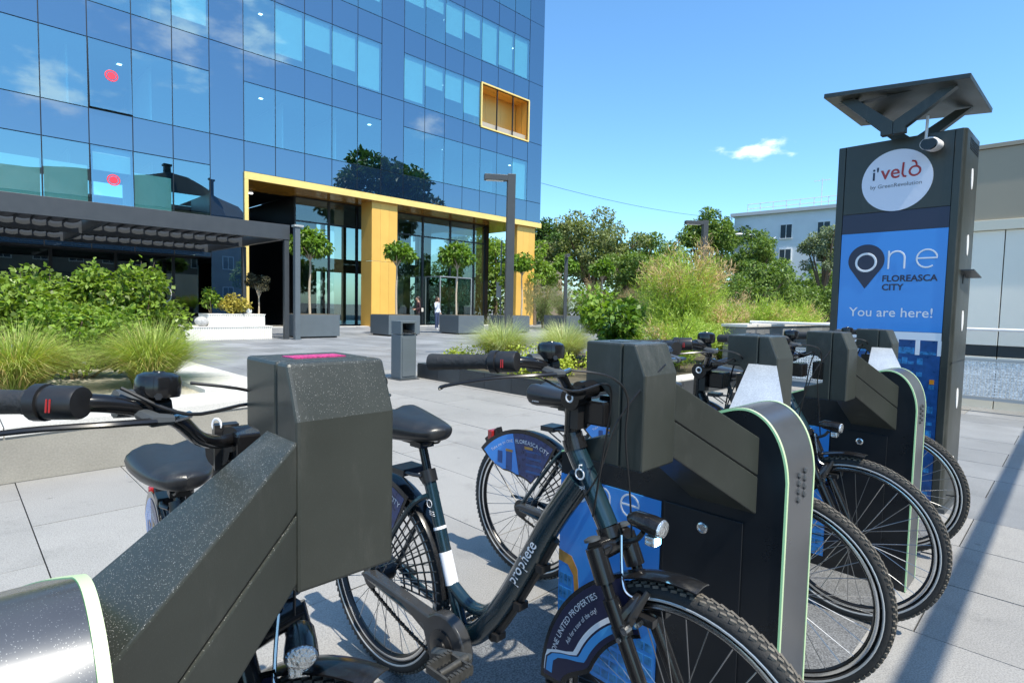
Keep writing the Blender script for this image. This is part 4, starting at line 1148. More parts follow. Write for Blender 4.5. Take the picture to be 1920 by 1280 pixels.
def make_bike():
    o = empty('bicycle', (0, 0, 0))
    # frame
    f = MB()
    BB = (.375, 0, .285); RX = -.05
    dt = spline([(.865, 0, .80), (.80, 0, .872), (.715, 0, .745), (.655, 0, .640), (.60, 0, .545), (.545, 0, .455), (.495, 0, .385), (.44, 0, .325), (.375, 0, .285)][1:], 5)
    f.tube(dt, .0335, 14)
    f.tube([(.782, 0, .945), (.884, 0, .775)], .026, 14)                       # head tube
    st = [(.375, 0, .285), (.195, 0, .745)]
    f.tube(st, .0205, 12)
    f.tube(spline([(.325, 0, .425), (.40, 0, .392), (.47, 0, .40), (.535, 0, .452)], 5), .0195, 12)
    f.tube([(.375, .04, .285), (.375, -.04, .285)], .029, 14)
    for sy in (-1, 1):
        f.tube(spline([(.355, sy * .02, .285), (.20, sy * .045, .30), (RX, sy * .062, .345)], 4), .0115, 8)
        f.tube(spline([(.215, sy * .018, .69), (.14, sy * .040, .63), (RX, sy * .062, .36)], 4), .0095, 8)
    f.tube([(.14, .04, .63), (.14, -.04, .63)], .008, 6)
    fo = f.build('frame', M_frame, o, 40)
    d = [Vector(p) for p in ((.585, 0, .52), (.715, 0, .745))]; dv = (d[1] - d[0]).normalized(); nv = Vector((-dv.z, 0, dv.x))
    lt_ = MB(); RR = .0343
    def on_dt(u, v):
        return d[0] + dv * u + nv * (v - .012) + Vector((0, -math.sqrt(max(1e-6, RR ** 2 - (v - .012) ** 2)), 0))
    text_on(lt_, "prophete", .155, lambda u, v: on_dt(u + .03, v), None, .01); lt_.build('frame_lettering', M_whiteprint, fo)
    hv = (Vector((.884, 0, .775)) - Vector((.782, 0, .945))).normalized()
    em = MB(); ce = Vector((.815, -.0265, .893))
    em.torus(.0125, .0022, 22, 5, Matrix.Translation(ce), .0012); em.tube([ce + Vector((-.002, -.0005, .014)), ce + Vector((-.001, -.0005, .022)), ce + Vector((.006, -.0005, .024))], .002, 5)
    text_on(em, "prophete", .048, lambda u, v: (.803 + u, -math.sqrt(max(1e-6, .0268 ** 2 - (u - .018) ** 2 * .6)), .858 + v), None); em.build('head_badge', M_whiteprint, fo)
    sv = (Vector(st[1]) - Vector(st[0])).normalized()
    s0 = Vector(st[0])
    s_ = MB(); s_.tube([s0 + sv * .155, s0 + sv * .255], .0211, 14); s_.build('white_sticker', M_whiteprint, fo, 40)
    s_ = MB(); s_.tube([s0 + sv * .325, s0 + sv * .334], .0209, 14)
    s_.torus(.012, .0015, 18, 4, Matrix.Translation(s0 + sv * .41 + Vector((0, -.0206, 0))), .001)
    for q0 in range(3): s_.tube([s0 + sv * (.385 - q0 * .006) + Vector((-.012, -.019, 0)), s0 + sv * (.385 - q0 * .006) + Vector((.012, -.019, 0))], .0012, 4)
    s_.build('seat_tube_print', M_whiteprint, fo, kind='stuff')
    # cable duct under the down tube
    c = MB(); c.tube([p + Vector((.024, 0, -.03)) for p in [Vector(q) for q in dt[6:-8]]], .012, 8); c.build('cable_duct', M_black, o, 40)
    for q in (dt[10], dt[17], dt[25]):
        p = Vector(q) + Vector((.033, -.006, -.034)); c = MB(); c.box(p.x - .012, p.x + .01, p.y - .016, p.y + .022, p.z - .010, p.z + .010)
        c.build('duct_clip', M_black, o)
    # fork with suspension boots
    k = MB()
    k.tube([(.884, 0, .775), (.895, 0, .752)], .031, 14); k.tube([(.897, -.066, .735), (.897, .066, .735)], [.026, .026], 12)
    for sy in (-1, 1):
        y = sy * .066
        k.tube([(.893, y, .745), (.925, y, .672)], .0235, 12); k.tube([(.925, y, .675), (.945, y, .63)], .0135, 10)
        k.tube(spline([(.94, y, .64), (1.01, y, .50), (1.06, y, .40), (AX, y, .345)], 4), [.020 - .0006 * i for i in range(13)], 10)
        k.tube([(.968, y - sy * .002, .588), (.977, y - sy * .002, .568)], .0235, 10)
    k.tube(spline([(.965, -.066, .60), (.985, -.04, .635), (.99, 0, .65), (.985, .04, .635), (.965, .066, .60)], 4), .013, 8)
    k.build('fork', M_gloss, o, 40)
    cp = MB()
    for sy in (-1, 1): cp.lathe([(.020, 0), (.020, .006), (.010, .010)], 14, Matrix.Translation((.886, sy * .066, .758)) @ Matrix.Rotation(R_(-23), 4, 'Y'))
    cp.build('fork_cap', M_lampmetal, o, 40)
    for x, rear in ((RX, True), (AX, False)): wheel(o, x, rear)
    # mudguards and their sign panels
    fr_ = arc_strip(RX, WZ, .360, 139, 6, .030, 34); rf = fr_.build('rear_mudguard', M_gloss, o, 50)
    ff = arc_strip(AX, WZ, .363, 189, 84, .031, 30); ffo = ff.build('front_mudguard', M_gloss, o, 50)
    # front sign
    SA0, SA1 = 112, 181
    sm = lambda v: (lambda c: c * c * (3 - 2 * c))(min(1, max(0, v)))
    rin = lambda t: .238 + .07 * sm((t * (SA1 - SA0) + SA0 - 160) / 22)
    wav = lambda t: .282 + .085 * sm((t * (SA1 - SA0) + SA0 - 161) / 14)
    cap = lambda f: (lambda t: min(.363, f(t)))
    s_ = sign_panel(AX, WZ, SA0, SA1, lambda t: rin(t) - .007, .374, -.034); fs_ = s_.build('front_sign', M_gloss, o)
    sign_panel(AX, WZ, SA0, SA1 - 2, lambda t: rin(t) + .002, .364, -.0375, th=.0008).build('navy_print', M_navyprint, fs_)
    sign_panel(AX, WZ, SA0, SA1 - 4, cap(lambda t: wav(t) - .030), cap(lambda t: wav(t) - .011), -.0385, th=.0006).build('blue_wave', M_cyanprint, fs_)
    sign_panel(AX, WZ, SA0, SA1 - 4, cap(lambda t: wav(t) - .006), cap(lambda t: wav(t) + .006), -.0385, th=.0006).build('white_wave', M_whiteprint, fs_)
    tx = MB(); fn = lambda x, z: (AX + x, -.0393, WZ + z)
    text_arc(tx, "ONE UNITED PROPERTIES", .334, R_(167), R_(127), .0205, fn); tx.build('white_lettering', M_whiteprint, fs_); tx = MB(); text_arc(tx, "Ask for a tour of the city!", .308, R_(158), R_(131), .0155, fn)
    tx.build('white_lettering', M_whiteprint, fs_)
    # rear sign
    RA0, RA1 = 140, 60
    r_in = lambda a: float(np.interp(a, [60, 63, 72, 108, 130, 137, 140], [.30, .20, .135, .158, .21, .26, .35]))
    s_ = sign_panel(RX, WZ, RA0, RA1, lambda t: r_in(RA0 + (RA1 - RA0) * t) - .007, .374, -.036, n=34); rs_ = s_.build('rear_sign', M_gloss, o)
    sub = lambda a, b_: (lambda t: min(.352, r_in(a + (b_ - a) * t) + .003))
    sign_panel(RX, WZ, 138, 102, sub(138, 102), .354, -.0395, th=.0008).build('blue_print', M_blueprint, rs_)
    sign_panel(RX, WZ, 101.6, 62, sub(101.6, 62), .354, -.0395, th=.0008).build('navy_print', mat("print of glass towers", (.022, .04, .13), .3, var=.5, vscale=45), rs_)
    tx = MB(); fn = lambda x, z: (RX + x, -.0412, WZ + z)
    text_arc(tx, "Take me to ONE", .315, R_(131), R_(103), .020, fn); text_arc(tx, "FLOREASCA CITY", .308, R_(100), R_(63), .027, fn); tx.build('white_lettering', M_whiteprint, rs_)
    tw_ = MB()
    for x, z, w, h in ((-.17, .19, .03, .06), (-.115, .165, .038, .09)): tw_.box(RX + x, RX + x + w, -.0410, -.0404, WZ + z, WZ + z + h)
    for j in range(4): tw_.box(RX + .01, RX + .10, -.0410, -.0404, WZ + .175 + j * .032, WZ + .186 + j * .032)
    tw_.build('printed_towers', M_printdark, rs_, kind='stuff')
    tw_ = MB(); tw_.box(RX - .118, RX - .074, -.0414, -.0411, WZ + .255, WZ + .267); tw_.box(RX + .0, RX + .05, -.0414, -.0411, WZ + .285, WZ + .298); tw_.build('printed_gold', M_goldprint, rs_, kind='stuff')
    # coat guard lattice on the rear wheel
    g = MB()
    for i in range(12):
        a = R_(4 + i * 5.4); g.tube([(RX + .15 * math.cos(a), -.036, WZ + .15 * math.sin(a)), (RX + .35 * math.cos(a), -.034, WZ + .35 * math.sin(a))], .003, 5)
    for r in (.17, .21, .25, .29, .33):
        g.tube([(RX + r * math.cos(R_(a)), -.036, WZ + r * math.sin(R_(a))) for a in range(4, 70, 6)], .003, 5)
    g.build('coat_guard', M_black, o)
    # stays of the mudguards
    for sy in (-1, 1):
        s_ = MB(); s_.tube([(RX, sy * .06, .345), (RX + .36 * math.cos(R_(137)), sy * .032, WZ + .36 * math.sin(R_(137)))], .0025, 5); s_.build('mudguard_stay', M_black, o)
        s_ = MB(); s_.tube([(AX, sy * .07, .345), (AX + .36 * math.cos(R_(183)), sy * .032, WZ + .36 * math.sin(R_(183)))], .0025, 5); s_.build('mudguard_stay', M_black, o)
    # seat post and saddle
    s_ = MB(); s_.tube([(.195, 0, .745), (.158, 0, .848)], .0145, 12); s_.build('seat_post', M_gloss, o, 40)
    s_ = MB(); s_.tube([(.203, 0, .728), (.188, 0, .765)], .0265, 14); s_.tube([(.19, -.025, .75), (.165, -.04, .752), (.12, -.036, .748)], .006, 6); s_.build('seat_clamp', M_black, o, 40)
    sd = MB(); nU, nV = 22, 20; vs = []
    for i in range(nU + 1):
        u = i / nU; x = -.012 + .285 * u
        wdt = .115 * (1 - u ** 1.2) ** .62 + .026 * u ** .8 if u < .999 else .004
        if u < .09: wdt *= math.sqrt(max(0, 1 - ((.09 - u) / .09) ** 2)) * .96 + .04
        if u > .93: wdt *= math.sqrt(max(0, 1 - ((u - .93) / .07) ** 2)) * .97 + .03
        hgt = (.082 * (1 - u) ** .8 + .04) * (1 if u > .09 else .45 + .55 * math.sqrt(max(0, 1 - ((.09 - u) / .09) ** 2)))
        if u > .93: hgt *= .4 + .6 * math.sqrt(max(0, 1 - ((u - .93) / .07) ** 2))
        zc = .895 + .018 * (1 - u) ** 2 + .006 * u - (.0 if u > .1 else .0)
        for j in range(nV):
            a = 2 * math.pi * j / nV; cy, sz = math.cos(a), math.sin(a)
            dip = .020 * math.exp(-(cy / .30) ** 2) * max(0, 1 - u * 1.5) if sz > 0 else 0
            vs.append((x, wdt * (abs(cy) ** .85) * (1 if cy >= 0 else -1), zc + hgt * (.40 * sz if sz > 0 else .58 * sz) - dip))
    fs = [(i * nV + j, i * nV + (j + 1) % nV, (i + 1) * nV + (j + 1) % nV, (i + 1) * nV + j) for i in range(nU) for j in range(nV)] + [tuple(range(nV)), tuple(nU * nV + j for j in range(nV - 1, -1, -1))]
    sd.add(vs, fs); sdo = sd.build('saddle', M_saddle, o, 70)
    s_ = MB(); text_on(s_, "prophete", .034, lambda u, v: (.048 + u, -.1125 + .08 * u, .878 + v), None); s_.build('saddle_print', M_whiteprint, sdo)
    r_ = MB()
    for sy in (-1, 1): r_.tube(spline([(-.0, sy * .03, .875), (.06, sy * .024, .85), (.2, sy * .02, .852), (.235, sy * .015, .875)], 4), .0038, 6)
    r_.box(.13, .185, -.028, .028, .838, .856); r_.build('saddle_rail', M_black, o)
    # tail light on its bracket above the mudguard
    t_ = MB(); t_.box(.045, .12, -.045, .045, .735, .758); t_.tube([(.08, -.03, .735), (.15, -.025, .695)], .004, 5); t_.tube([(.08, .03, .735), (.15, .025, .695)], .004, 5)
    t_.build('rack_clip', M_black, o, bevel=.004)
    t_ = MB(); t_.box(-.30, -.267, -.033, .033, .632, .682); t_.build('tail_light', M_redlens, o, bevel=.006)
    t_ = MB(); t_.prism([(-.333, .63), (-.25, .70), (-.24, .67), (-.31, .60)], -.02, .02, 'y'); t_.build('mudguard_tip', M_gloss, o, bevel=.004)
    # stem with hinge, handlebar, grips
    s_ = MB(); s_.tube([(.784, 0, .945), (.774, 0, .972)], .0305, 14); s_.tube([(.776, 0, .965), (.769, 0, .985)], .0255, 14)
    s_.tube([(.77, 0, .98), (.772, 0, 1.075)], .0215, 14); s_.tube([(.778, -.027, 1.075), (.778, .027, 1.075)], .0285, 16)
    s_.tube([(.782, 0, 1.075), (.806, 0, 1.098)], .019, 12); s_.tube([(.808, -.03, 1.100), (.808, .03, 1.100)], .0225, 14); s_.build('stem', M_gloss, o, 40)
    s_ = MB(); s_.torus(.010, .0026, 20, 5, Matrix.Translation((.778, -.028, 1.078)), .0015); s_.build('stem_badge', M_whiteprint, o)
    s_ = MB(); s_.box(.80, .86, .004, .075, 1.012, 1.072); s_.build('dock_adapter', M_gloss, o, bevel=.005)
    s_ = MB(); s_.box(.775, .80, -.02, .02, 1.0, 1.08); s_.build('adapter_neck', M_black, o)
    bar_pts = {}
    hb = MB(); bp = [(.808, 0, 1.100), (.816, -.06, 1.101), (.852, -.135, 1.122), (.884, -.21, 1.164), (.880, -.285, 1.187), (.83, -.345, 1.190), (.69, -.395, 1.181)]
    pr_ = spline(bp, 6); full = [(p[0], -p[1], p[2]) for p in pr_[::-1]] + [tuple(p) for p in pr_[1:]]
    hb.tube(full, .0118, 12); hb.build('handlebar', M_gloss, o, 50)
    for sy in (1, -1):
        a, b_ = Vector((.822, sy * .351, 1.1895)), Vector((.69, sy * .397, 1.181)); dv_ = b_ - a
        gp = MB(); prof = [(0, .0155), (.04, .0165), (.10, .0148), (.36, .0155), (.40, .0166), (.44, .0152), (.48, .0166), (.52, .0152), (.56, .0162), (.8, .0168), (.96, .0178), (1.0, .0172), (1.02, .011)]
        gp.tube([a + dv_ * t for t, _ in prof], [r for _, r in prof], 16); gp.build('grip', M_grip, o, 40)
        sh = MB(); e = dv_.normalized(); prof = [(-.060, .0135), (-.0595, .0195), (-.056, .0208), (-.022, .0214), (-.0215, .0198), (-.018, .0198), (-.0175, .0232), (-.004, .0232), (-.002, .0215), (.0, .017)]
        sh.tube([a + e * t for t, _ in prof], [r for _, r in prof], 18); sho = sh.build('shifter', mat('satin black plastic', (.016, .016, .017), .38, 0, .12, 30), o, 30)
        rd = MB(); c0 = a - e * .031; up = Vector((0, 0, 1)); sd_ = e.cross(up).normalized() * (1 if sy > 0 else -1)
        for q0 in range(2):
            rd.tube([c0 + e * (q0 * .004 - .006) + up * .006 - sd_ * .0215 * (-1), c0 + e * (q0 * .004 - .006) - up * .010 - sd_ * .0213 * (-1)], .001, 4)
        rd.build('gear_marks', M_redprint, sho)
        # brake lever: clamp body, blade reaching forward of the grip
        lv = MB(); c1 = Vector((.882, sy * .262, 1.187))
        lv.tube([c1 + Vector((-.006, -sy * .012, 0)), c1 + Vector((-.016, sy * .02, .0))], .019, 12)
        lv.tube([c1 + Vector((.01, 0, -.012)), c1 + Vector((.034, 0, -.018)), c1 + Vector((.040, -sy * .02, -.018))], [.012, .014, .010], 8, flat=.7)
        lv.build('lever_body', M_lampmetal, o, 40)
        lb = MB(); lb.tube(spline([c1 + Vector((.036, sy * .004, -.019)), c1 + Vector((.026, sy * .055, -.019)), c1 + Vector((-.03, sy * .115, -.026)), c1 + Vector((-.115, sy * .16, -.046)), c1 + Vector((-.122, sy * .164, -.054))], 5),
                [.0095, .009, .0085, .008, .008, .008, .0075, .0075, .007, .007, .007, .0065, .0065, .0065, .0065, .0065, .007, .0078, .008, .008, .006], 8, flat=.55); lb.build('brake_lever', M_black, o, 40)
        fe = MB(); fe.tube([c1 + Vector((.040, -sy * .020, -.018)), c1 + Vector((.030, -sy * .055, -.016))], .0055, 8); fe.build('cable_adjuster', M_chrome, o, 40)
        if sy < 0:
            be = MB(); cb = Vector((.886, sy * .238, 1.196))
            be.lathe([(.012, -.022), (.012, .0), (.0275, .001), (.0285, .006), (.0285, .022), (.026, .029), (.018, .033), (.008, .0335), (.007, .035), (.001, .035)], 22, Matrix.Translation(cb)); be.build('bell', M_gloss, o, 35)
            be = MB(); be.tube([cb + Vector((0, -.012, -.014)), cb + Vector((0, .012, -.014))], .016, 10); be.tube([cb + Vector((.0, 0, -.004)), cb + Vector((.03, sy * .022, .004))], .005, 6); be.build('bell_clamp', M_black, o, 40)
    # cables
    cb_ = MB()
    cb_.tube(spline([(.912, -.205, 1.171), (.955, -.12, 1.155), (.945, -.03, 1.10), (.925, .0, 1.0), (.935, .012, .86), (.945, .01, .76)], 6), .0026, 6)
    cb_.tube(spline([(.885, -.285, 1.165), (.93, -.22, 1.13), (.935, -.10, 1.135), (.90, -.03, 1.07), (.885, -.034, .95), (.86, -.03, .80)], 6), .0026, 6)
    cb_.tube(spline([(.912, .205, 1.171), (.955, .12, 1.165), (.95, .03, 1.12), (.91, -.02, 1.03), (.87, -.03, .90), (.80, -.03, .80)], 6), .0026, 6)
    cb_.build('cable', M_black, o, 50)
    nd = MB(); nd.tube(spline([(.93, -.012, .77), (.945, -.03, .70), (.962, -.04, .655), (1.0, -.03, .645), (1.02, -.005, .665)], 6), .0035, 6); nd.build('brake_noodle', M_chrome, o, 50)
    bk = MB()
    for sy in (-1, 1):
        bk.tube(spline([(.975, sy * .058, .575), (.995, sy * .050, .62), (1.012, sy * .024, .665)], 4), [.012, .012, .012, .012, .011, .010, .009, .008, .008], 8, flat=.6)
        bk.box(.985, 1.035, sy * .03 - .012, sy * .03 + .012, .595, .612)
    bk.build('rim_brake', M_black, o, 40)
    bl_ = MB()
    for sy in (-1, 1):
        bl_.tube([(.99, sy * .066, .590), (.99, sy * .088, .590)], .0085, 8); bl_.tube([(1.01, sy * .045, .603), (1.01, sy * .068, .603)], .0055, 8); bl_.tube([(.978, sy * .07, .565), (.978, sy * .09, .565)], .006, 8)
    bl_.build('brake_bolt', M_chrome, o, 40)
    # headlight
    hl = empty('headlight', (.962, 0, .808)); hl.parent = o; hl.scale = (.9, .86, .86)
    b = MB(); b.tube([(-.02, 0, .006), (.0, 0, .008), (.045, 0, .004), (.07, 0, 0)], [.016, .027, .031, .032], 16, flat=.82); b.build('lamp_housing', M_gloss, hl, 45)
    b = MB(); b.lathe([(.029, 0), (.030, .004), (.026, .009), (.012, .012), (.001, .0125)], 18, Matrix.Translation((.069, 0, 0)) @ Matrix.Rotation(R_(90), 4, 'Y') @ Matrix.Diagonal((.82, 1, 1, 1))); b.build('lamp_lens', M_lens, hl, 35)
    b = MB(); b.box(.035, .062, -.02, .02, -.048, -.022); b.build('lamp_reflector', M_lens, hl, bevel=.003)
    b = MB(); b.tube(spline([(.02, 0, -.024), (.0, 0, -.05), (-.05, 0, -.075)], 4), .007, 8); b.build('lamp_bracket', M_black, hl)
    # chain case, crank, pedals, chain
    cc = MB(); pts = []
    for i in range(15): 
        a = R_(-118 + 252 * i / 14 - 0); pts.append((.375 + .098 * math.cos(a), .285 + .098 * math.sin(a)))
    top = [p for p in pts]
    poly = top + [(-.03, .378), (-.05, .372), (-.07, .36), (-.05, .352), (.17, .342), (.285, .30)]
    y0, y1 = -.088, -.048
    cc.prism([(x, z) for x, z in poly][::-1], y1, y0, 'y'); cc.build('chain_case', mat('worn chain case', (.05, .052, .055), .24, .2, .2, 12, smudge=.2), o, 35, bevel=.006)
    cr = MB(); cr.lathe([(.052, 0), (.052, .004), (.03, .008), (.03, .014), (.012, .018)], 24, Matrix.Translation((.375, -.0885, .285)) @ FR); cr.build('chain_ring', M_black, o, 35)
    for sy, ang in ((-1, 20), (1, 200)):
        a = R_(ang); dx, dz = .165 * math.cos(a), .165 * math.sin(a); yb = sy * (.112 if sy < 0 else .07)
        c = MB(); c.tube([(.375, yb, .285), (.375 + dx * .5, yb + sy * .004, .285 + dz * .5), (.375 + dx, yb + sy * .012, .285 + dz)], [.0165, .012, .0135], 10, flat=.7); co = c.build('crank', M_lampmetal, o, 40)
        px, pz = .375 + dx, .285 + dz; py = yb + sy * .018
        p = MB(); p.tube([(px, py, pz), (px, py + sy * .095, pz)], [.011, .008], 10)
        for sx in (-1, 1):
            p.box(px + sx * .042 - .006, px + sx * .042 + .006, min(py + sy * .02, py + sy * .10), max(py + sy * .02, py + sy * .10), pz - .011, pz + .011)
            for t in range(6):
                yy = py + sy * (.026 + t * .013); p.box(px + sx * .042 - .0062, px + sx * .042 + .0062, yy - .003, yy + .003, pz - .0145, pz + .0145)
        for t in (.02, .1): p.box(px - .042, px + .042, min(py + sy * t, py + sy * (t + .007)), max(py + sy * t, py + sy * (t + .007)), pz - .009, pz + .009)
        p.build('pedal', mat("worn pedal", (.07, .07, .066), .45, .4, .3, 60), co, 40)
        p = MB()
        for sx in (-1, 1): p.box(px + sx * .049 - .001, px + sx * .049 + .001, min(py + sy * .035, py + sy * .085), max(py + sy * .035, py + sy * .085), pz - .007, pz + .007)
        if sy > 0: p.build('pedal_reflector', M_amber, co)
    ch = MB(); n = 34
    for i in range(n):
        t = i / n; x = .36 - .42 * t; z = .203 + .108 * t - .012 * math.sin(math.pi * t)
        if i % 2: ch.box(x - .0075, x + .0075, -.0605, -.0545, z - .0042, z + .0042)
        else: ch.box(x - .0075, x + .0075, -.0625, -.0525, z - .0034, z + .0034)
    ch.build('chain', mat("oily chain", (.06, .055, .05), .4, .7), o, kind='stuff')
    sp = MB(); sp.lathe([(.04, -.003), (.043, 0), (.04, .003)], 22, Matrix.Translation((RX, -.0575, .345)) @ FR); sp.build('sprocket', M_black, o)
    ks = MB(); ks.tube(spline([(.03, .075, .34), (-.1, .09, .335), (-.24, .10, .325)], 4), .009, 8); ks.build('kickstand', M_black, o, 40)
    return o
proto = make_bike()
GB = 'docked bicycles'
spots = [ (1.095, 1.667, 2.0, 'dark teal step through bicycle whose whole frame shows, docked at the middle'),
          (.456, 1.86, -7.5, 'nearest bicycle, mostly hidden behind the foreground dock head, saddle and handlebar showing'),
          (1.975, 1.785, 4.2, 'bicycle behind the middle dock with blue printed panel on its rear mudguard'),
          (2.726, 1.735, 0.0, 'bicycle on the near side of the farthest dock, its front wheel in full view'),
          (3.63, 1.785, 3.0, 'farthest bicycle, front wheel beside the foot of the kiosk') ]
for i, (r, s, yaw, lab) in enumerate(spots):
    o = proto if i == 0 else copy_tree(proto)
    o.location = P(r, s, 0); o.rotation_euler = (0, 0, R_(-45 + yaw))
    tag(o, lab, 'bicycle', GB)
    if i == 1:                                  # the handlebar of the nearest bicycle is turned to the left
        ax = Vector((-.51, 0, .86)).normalized(); pv = Vector((.782, 0, .945))
        Mt = Matrix.Translation(pv) @ Matrix.Rotation(R_(33), 4, Vector((-.15, 0, 1)).normalized()) @ Matrix.Translation(-pv)
        for ch in o.children:
            nm = ch.name.split('.')[0]
            wheel_front = nm == 'wheel' and ch.location.x > .5
            guard_front = nm == 'mudguard' and any(c.name.startswith('sign_panel') for c in ch.children) and False
            if nm in ('fork', 'fork_cap', 'stem', 'stem_badge', 'handlebar', 'grip', 'shifter', 'lever_body', 'brake_lever', 'cable_adjuster', 'bell', 'bell_clamp', 'brake_noodle', 'rim_brake', 'brake_bolt', 'headlight', 'front_mudguard', 'front_sign', 'cable') or wheel_front:
                ch.matrix_basis = Mt @ ch.matrix_basis
            if nm in ('handlebar', 'grip', 'shifter', 'lever_body', 'brake_lever', 'cable_adjuster', 'bell', 'bell_clamp', 'stem'): ch.location.z -= .045
            if nm in ('saddle', 'saddle_rail'): ch.location.z -= .05; ch.location.x += .045
            if nm == 'headlight': ch.location.z -= .075; ch.rotation_euler.z -= R_(48)
for ch in proto.children:                       # the headlight of this bicycle is lit
    if ch.name.startswith('headlight'):
        b = MB(); b.box(.036, .0635, -.014, .014, -.047, -.026); b.build('lit_diode', M_lamp, ch)

# ================================================================== BUILDING ON THE RIGHT, RAILING
rb = empty('side_building', P(10.5, 1.75, 0), R_(-45), 'low building with brown upper band and pale panels behind the railing at right', 'building')
# local x runs towards the camera side (-s), y = into the building (+r)
for k in range(8):
    x = k * 1.55 - .62
    MB().box(x + .006, x + 1.544, 0, .3, .9, 2.515).build('wall_panel', M_wallpale, rb, bevel=.003)
    MB().box(x + .006, x + 1.544, .0, .3, .0, .735).build('wall_panel', M_wallpale, rb, bevel=.003)
    MB().box(x + .006, x + 1.544, .012, .3, .742, .893).build('dark_band', M_tile, rb)
for k in range(5):
    x = k * 2.6 - .62
    MB().box(x + .006, x + 2.594, -.02, .35, 2.665, 3.66).build('brown_panel', M_wallbrown, rb, bevel=.004)
MB().box(-.64, 12, -.05, .35, 2.52, 2.66).build('coping_band', mat("pale yellow coping", (.66, .63, .52), .6), rb, bevel=.004)
MB().box(-.66, 12, -.05, .6, 3.665, 3.72).build('roof_edge', M_wallbrown, rb)
MB().box(-.6, 12, .31, 6, 0, 3.6).build('building_core', M_wallpale, rb)
rl = empty('metal_railing', P(10.0, 2.9, 0), R_(-45), 'pale metal railing with perforated panels before the low building', 'railing')
f = MB(); f.tube([(-1.2, 0, 1.13), (10, 0, 1.13)], .022, 10); f.build('top_rail', M_white, rl, 40)
for k in range(8):
    x = k * 1.4 - 1.2
    MB().box(x - .02, x + .02, -.02, .02, 0, 1.105).build('railing_post', mat("galvanised post", (.42, .43, .44), .4, .5), rl)
    MB().box(x + .06, x + 1.34, -.012, .012, .70, .735).build('panel_frame', mat("galvanised post", (.4,) * 3), rl)
    MB().box(x + .06, x + 1.34, -.012, .012, .17, .21).build('panel_frame', mat("galvanised post", (.4,) * 3), rl)
    pm = MB()
    for i in range(33): pm.box(x + .075 + i * .038, x + .075 + i * .038 + .026, -.004, .004, .215, .695)
    for j in range(12): pm.box(x + .075, x + 1.32, -.006, -.0042, .225 + j * .04, .245 + j * .04)
    pm.build('perforated_panel', M_mesh, rl, kind='stuff')
sf = empty('shadow_beam', P(-1.6, .36 - 3.4 / math.tan(SUN_EL), 0), R_(45), 'unseen dark beam on two posts, added to cast the shadow stripe on the right hand paving', 'frame')  # out of view, added only to throw the straight shadow on the paving
MB().box(0, 15.2, -.033, .033, 3.36, 3.44).build('beam', M_lampmetal, sf)
for x in (0, 15.1): MB().box(x, x + .1, -.05, .05, 0, 3.349).build('post', M_lampmetal, sf)

